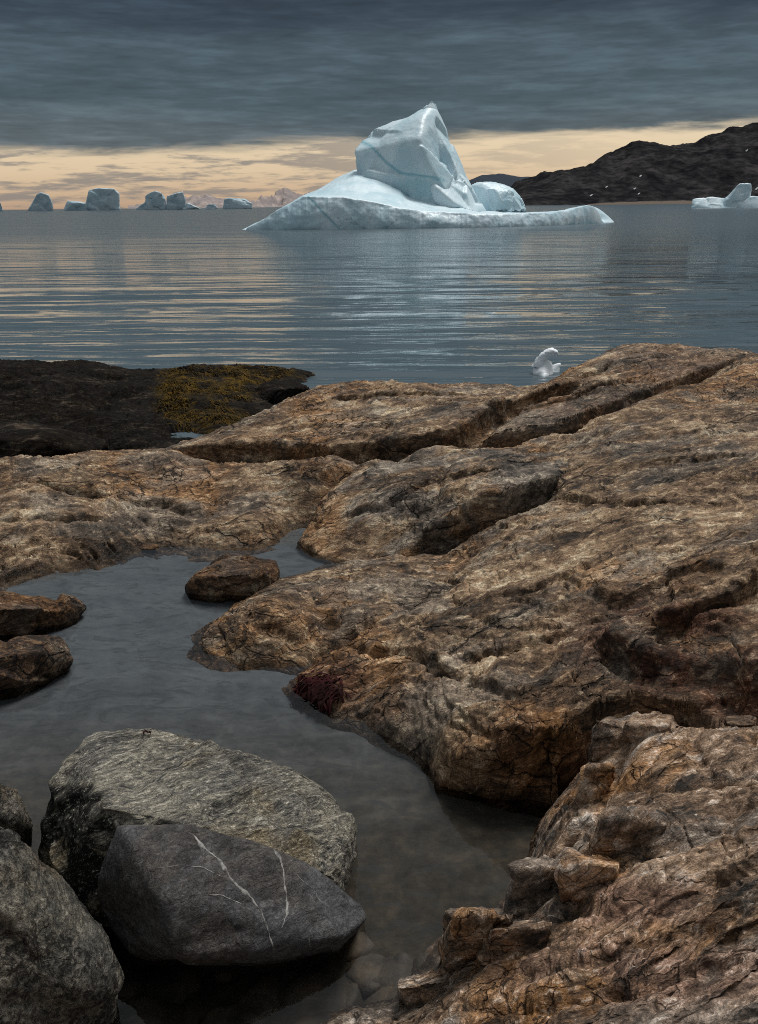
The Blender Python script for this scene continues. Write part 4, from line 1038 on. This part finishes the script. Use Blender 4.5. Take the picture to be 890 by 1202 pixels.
def ice_hull(name, corners, parent, level, off, amp, p=40, facet=1.0, mat='ice', blue=None, origin=None, fs=1.0):
    V, Fc, n, c = hull_body(corners, level, p)
    # facets: nearest-seed planes
    r = np.random.default_rng(int(off))
    ext = np.ptp(V, axis=0)
    NS = 26; S = V[r.integers(0, len(V), NS)]; h = r.normal(0, .8, NS)
    T = r.normal(0, 1.0, (NS, 3))
    Vw = V + .03 * ext.max() * np.stack([fbm(V, 3.2 / ext.max(), 2, off=off + k) for k in (1, 2, 3)], 1)
    d2 = ((Vw[:, None] - S[None]) ** 2).sum(-1)
    k = np.argsort(d2, axis=1)[:, :2]
    ri = np.arange(len(V))
    def val(q): return h[q] * .5 + ((V - S[q]) * T[q]).sum(1) / (ext.max() * .25)
    a = val(k[:, 0]); b = val(k[:, 1])
    wgt = ss((d2[ri, k[:, 1]] - d2[ri, k[:, 0]]) / (ext.max() ** 2 * .004), 0, 1)
    fct = np.clip((a * (.5 + .5 * wgt) + b * (.5 - .5 * wgt)), -2, .7)
    d = facet * amp * .75 * fct + amp * .11 * fbm(V, 1.5 / ext.max() * 4 * fs, 4, .5, off) + amp * .05 * fbm(V, 34 / ext.max() * fs, 3, .55, off + 4)
    V = V + n * d[:, None]
    px, py = proj(V)
    at_ = {'blue': blue(px, py, V) if blue else np.zeros(len(V)), 'dirt': np.zeros(len(V))}
    return mesh_from(name, V, Fc, M[mat], parent, attrs=at_, origin=origin)
y0 = Y0 + 8.0
AY = lambda l: [aty(a, b_, y0 + c_) for a, b_, c_ in l]
tower = AY([(414, 176, 0), (424, 161, 1.5), (421, 196, -1), (430, 212, -1.5), (470, 147, 2), (487, 137, .5), (503, 128, 1.2), (511, 129, 1.6), (516, 138, 2), (519, 150, 2.4), (526, 166, 2.5), (531, 178, 2.5), (541, 202, 2), (552, 222, 1.5),
            (497, 140, -1), (492, 165, -3.2), (502, 188, -4.0), (516, 212, -4.3), (480, 215, -4), (437, 240, -2.5), (480, 250, -4.6), (545, 250, -4), (562, 245, 1), (430, 250, 5), (555, 250, 7), (480, 170, 7), (510, 150, 6)])
def tband(px, py, P):
    L = np.array([(414, 160), (436, 172), (453, 190), (470, 203), (500, 207), (520, 211)], float)
    d = seg_dist(np.stack([px, py], 1), L)
    low = blob(492, 222, 28, 14)(px, py, P) * .45
    return np.maximum((1 - ss(d, .8, 2.4)) * .8, low)
ice_hull('spire', tower, main, 6, 203, .50, 90, 1.0, blue=tband, origin=np.array(main.location))
flank = AY([(521, 168, 2), (530, 180, 2), (541, 202, 1.6), (551, 218, 1.0), (560, 236, .5), (570, 250, 0), (503, 200, -2.5), (512, 220, -4.6), (535, 240, -5.0), (560, 252, -4), (505, 252, -4), (570, 252, 5), (530, 252, 6), (530, 200, 5), (480, 225, -2)])
ice_hull('spire_flank', flank, main, 6, 207, .42, 80, .9, origin=np.array(main.location))
peak = AY([(486, 140, .5), (494, 130, .8), (503, 121.5, 1.0), (507.5, 117, 1.4), (512, 121, 1.7), (514, 130, 1.8), (517, 152, 2.2), (505, 150, 0), (490, 150, 0), (500, 150, 4), (512, 140, 4)])
ice_hull('spire_tip', peak, main, 6, 211, .10, 80, .8, origin=np.array(main.location))
rear = AY([(552, 218, 9), (562, 213.5, 9), (575, 217, 8.5), (590, 217, 9), (603, 221, 9.5), (612, 230, 9.5), (615, 246, 8), (619, 249, 8), (556, 249, 7), (585, 249, 5.5), (580, 222, 6.5), (600, 226, 7), (556, 249, 15), (612, 249, 15), (590, 222, 14)])
ice_hull('rear_block', rear, main, 6, 219, .4, 70, .9, origin=np.array(main.location))

# right iceberg
yr = Yb(850, 244)
AR = lambda l: [aty(a, b_, yr + c_) for a, b_, c_ in l]
rb = empty('iceberg', aty(860, 244, yr)); rb.location.z = SEA
tag(rb, 'small iceberg with an upswept tail in front of the dark hillside', 'iceberg', 'icebergs on the sea')
ro = np.array(rb.location)
ice_hull('low_body', AR([(811, 237, 0), (813, 233, 1), (825, 232, 1), (838, 231, 1), (850, 236, 0), (868, 235, 0), (868, 246, -2), (811, 246, -1), (840, 246, -3), (868, 246, 6), (815, 246, 6), (840, 234, 6)]), rb, 5, 231, .35, 30, .8, origin=ro)
ice_hull('tail', AR([(846, 238, 0), (858, 230, 0), (866, 220, 0), (868, 215, .5), (882, 214.5, 1), (883, 217, 1), (879, 228, 0), (873, 237, -1), (868, 246, -2), (846, 246, -2), (880, 246, 1), (850, 246, 5), (880, 240, 5), (875, 220, 3)]), rb, 5, 237, .25, 34, .7, origin=ro)
ice_hull('side_block', AR([(866, 244, -1), (872, 236, -1), (880, 230, 0), (890, 230, 0), (915, 233, 0), (925, 246, -1), (866, 246, -2), (900, 246, -3), (910, 246, 5), (870, 246, 4), (890, 232, 4)]), rb, 5, 241, .3, 30, .8, origin=ro)

# distant icebergs on the left horizon
YF = 1150.0
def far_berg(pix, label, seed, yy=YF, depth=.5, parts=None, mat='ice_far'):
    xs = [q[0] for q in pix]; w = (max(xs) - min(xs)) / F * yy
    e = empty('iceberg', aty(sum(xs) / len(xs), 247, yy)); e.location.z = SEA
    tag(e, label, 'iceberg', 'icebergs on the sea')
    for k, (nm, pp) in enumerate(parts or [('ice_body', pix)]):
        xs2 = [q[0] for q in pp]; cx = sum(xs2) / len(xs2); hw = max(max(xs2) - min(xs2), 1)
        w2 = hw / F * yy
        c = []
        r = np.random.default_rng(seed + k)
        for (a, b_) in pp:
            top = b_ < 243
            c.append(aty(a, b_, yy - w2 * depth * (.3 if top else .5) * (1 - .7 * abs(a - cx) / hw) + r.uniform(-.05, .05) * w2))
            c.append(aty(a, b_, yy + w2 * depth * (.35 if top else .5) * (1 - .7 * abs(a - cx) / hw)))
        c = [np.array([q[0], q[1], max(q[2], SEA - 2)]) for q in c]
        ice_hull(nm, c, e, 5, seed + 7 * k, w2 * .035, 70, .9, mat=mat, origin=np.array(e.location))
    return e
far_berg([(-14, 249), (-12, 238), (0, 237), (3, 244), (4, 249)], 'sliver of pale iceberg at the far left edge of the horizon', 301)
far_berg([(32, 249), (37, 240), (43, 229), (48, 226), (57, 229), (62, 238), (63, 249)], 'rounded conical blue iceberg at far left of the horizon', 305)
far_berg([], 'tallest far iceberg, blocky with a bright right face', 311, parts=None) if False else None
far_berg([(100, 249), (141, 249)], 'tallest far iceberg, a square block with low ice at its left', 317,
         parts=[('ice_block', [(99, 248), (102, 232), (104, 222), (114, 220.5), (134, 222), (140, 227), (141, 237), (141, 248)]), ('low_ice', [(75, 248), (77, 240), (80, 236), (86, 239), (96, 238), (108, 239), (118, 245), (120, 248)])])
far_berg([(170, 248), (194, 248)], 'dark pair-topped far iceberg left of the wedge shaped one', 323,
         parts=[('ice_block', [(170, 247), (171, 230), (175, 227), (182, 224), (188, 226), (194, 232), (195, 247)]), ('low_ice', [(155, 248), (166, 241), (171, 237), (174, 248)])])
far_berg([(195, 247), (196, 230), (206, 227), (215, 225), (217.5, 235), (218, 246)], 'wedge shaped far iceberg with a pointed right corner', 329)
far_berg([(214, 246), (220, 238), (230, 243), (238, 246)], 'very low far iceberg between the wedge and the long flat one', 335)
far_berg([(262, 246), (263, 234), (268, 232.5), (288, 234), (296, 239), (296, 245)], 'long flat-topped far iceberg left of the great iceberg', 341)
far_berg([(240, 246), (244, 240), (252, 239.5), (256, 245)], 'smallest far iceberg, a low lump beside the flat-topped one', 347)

# ------------------------------------------------------------------ hills
def hill(name, sky, ybase, ytop, mat, amp, seed, nx=420, nyy=120, sc_=1.0, base_py=238):
    sky = np.array(sky, float)
    pxs = np.linspace(sky[0, 0], sky[-1, 0], nx)
    V = np.zeros((nyy, nx, 3))
    for i, px in enumerate(pxs):
        tp = aty(px, np.interp(px, sky[:, 0], sky[:, 1]), ytop)
        for j in range(nyy):
            t_ = j / (nyy - 1) * 1.35
            k = min(t_, 1)
            y_ = ybase + (ytop - ybase) * t_
            z = (tp[2] - SEA) * (1 - (1 - k) ** 1.55) if t_ <= 1 else (tp[2] - SEA) * (1 - 1.6 * (t_ - 1))
            V[j, i] = (tp[0] / ytop * y_, y_, SEA - 1 + z)
    V = V.reshape(-1, 3)
    hz = np.clip((V[:, 2] - SEA) / (V[:, 2].max() * .25), 0, 1)
    V[:, 2] += amp * hz * (.9 * (ridged(V, np.array([1, .35, 1]) * .006 * sc_, 4, seed) - .9) + .5 * fbm(V, np.array([1, .5, 1]) * .02 * sc_, 4, .55, seed + 9))
    return mesh_from(name, V, grid_faces(nyy, nx), mat)
h = hill('hillside', [(592, 238), (597, 224), (605, 217), (650, 202), (689, 193.5), (717, 182), (744, 172), (768, 168.5), (784, 170), (807, 168), (839, 161), (855, 155), (890, 144), (960, 122), (1050, 110)], 1500, 2100, M['hill'], 13, 3., 460, 150, 1.15)
tag(h, 'dark bare rocky hillside rising to the right of the sea', kind='structure')
h2 = hill('far_hill', [(545, 238), (548, 214), (563, 208.5), (575, 206.5), (591, 205), (611, 205.5), (634, 205.5), (660, 210), (700, 220)], 4200, 4900, M['farhill'], 12, 8., 160, 30, .4)
tag(h2, 'far blue hill behind the hillside', kind='structure')
h3 = hill('far_mountain', [(290, 240), (305, 238), (318, 235), (328, 231), (337, 228), (346, 229), (356, 231), (370, 228), (400, 235)], 6000, 6800, M['mountain'], 60, 12., 160, 40, .5)
tag(h3, 'distant snowy mountain left of the great iceberg', kind='structure')
h4 = hill('far_mountain', [(150, 243), (190, 239), (205, 236), (225, 233), (240, 232), (252, 233), (262, 236), (300, 240)], 8000, 8800, M['mountain'], 40, 15., 160, 40, .5)
tag(h4, 'faint low mountains behind the far icebergs', kind='structure')
# low gravel spit at the foot of the hill
h5 = hill('shore', [(690, 239), (706, 237.8), (730, 236.5), (770, 235.3), (830, 234.5), (900, 233)], 1380, 1470, M['gravel'], 1.0, 18., 120, 20, 3)
tag(h5, 'low brown shore at the foot of the hillside', kind='structure')
# snow patches lying on the hillside
th = bvh_of(h)
for k, (px, py, rx, ry) in enumerate([(877, 177, 1.8, 1.0), (752, 207, 1.4, 1.1), (745, 222, 1.9, .8), (712, 220, 1.6, .8), (750, 228, 1.5, .8), (694, 230, 1.6, 1.0), (888, 222, 1.8, 1.2)]):
    r = np.random.default_rng(k)
    pts = []
    for (a, s_) in [(0, 0)] + [(i / 14 * 2 * math.pi, 1) for i in range(14)]:
        q = s_ * r.uniform(.6, 1.2); x_ = px + rx * q * math.cos(a); y_ = py + ry * q * math.sin(a) - .6 * rx * q * math.cos(a) * .8
        hit = th.ray_cast(Vector(CAMP), Vector(ray(x_, y_)).normalized())
        if hit[0] is not None: pts.append(np.array(hit[0]) + np.array(hit[1]) * (1.6 if s_ == 0 else .9))
    if len(pts) == 15:
        mesh_from('snow_patch', np.array(pts), [[0, i, i % 14 + 1] for i in range(1, 15)], M['snow'], h)

# ------------------------------------------------------------------ small ice in the near water
yi = at(640, 438, SEA)[1]
e = empty('ice_fragment', aty(640, 436, yi)); e.location.z = SEA
tag(e, 'small clear hooked piece of ice floating behind the rock ridge', 'ice')
eo = np.array(e.location)
# hooked neck as a tapered tube, body as a faceted lump
path = np.array([(632, 432, 5.5), (635, 424, 4.6), (639, 417.5, 3.6), (643, 413.5, 3.0), (648, 412.2, 2.7), (652, 413.8, 2.3), (654, 416, 1.3)])
ring = 14; V, Fc = [], []
tt = np.linspace(0, len(path) - 1, 40)
for i, t_ in enumerate(tt):
    px = np.interp(t_, range(len(path)), path[:, 0]); py = np.interp(t_, range(len(path)), path[:, 1]); r_ = np.interp(t_, range(len(path)), path[:, 2]) * 1.4 / F * yi
    c = aty(px, py, yi)
    t2 = min(t_ + .1, len(path) - 1); t1 = max(t_ - .1, 0)
    tg = aty(np.interp(t2, range(len(path)), path[:, 0]), np.interp(t2, range(len(path)), path[:, 1]), yi) - aty(np.interp(t1, range(len(path)), path[:, 0]), np.interp(t1, range(len(path)), path[:, 1]), yi)
    tg /= np.linalg.norm(tg); s = np.cross(tg, [0, 1, 0])
    for k in range(ring):
        a = k / ring * 2 * math.pi
        V.append(c + (s * math.cos(a) + np.array([0, 1, 0]) * math.sin(a)) * r_ * (1 + .12 * math.sin(5 * a + i)))
    if i:
        for k in range(ring): Fc.append([(i - 1) * ring + k, (i - 1) * ring + (k + 1) % ring, i * ring + (k + 1) % ring, i * ring + k])
Fc.append(list(range((len(tt) - 1) * ring, len(tt) * ring)))
V = np.array(V)
V += .012 * np.stack([fbm(V, 12, 3, off=k * 5.) for k in range(3)], 1)
o = mesh_from('hook', V, Fc, M['ice_bit'], e, origin=eo)
c = [aty(a, b_, yi + d_) for a, b_, d_ in [(625, 436, 0), (626, 430, 0), (632, 424, 0), (640, 421, 0), (648, 424, 0), (650, 430, 0), (651, 444, -.1), (626, 444, -.1), (638, 446, -.25), (640, 446, .25), (638, 426, .15)]]
ice_hull('ice_body', c, e, 5, 401, .02, 16, .6, mat='ice_bit', origin=eo)
c = [aty(a, b_, yi + .15 + d_) for a, b_, d_ in [(645, 431, 0), (650, 428, 0), (659, 425.5, 0), (658, 432, 0), (655, 446, -.1), (645, 446, -.1), (652, 446, .2), (652, 428, .15)]]
ice_hull('low_ice', c, e, 5, 405, .012, 16, .6, mat='ice_bit', origin=eo)
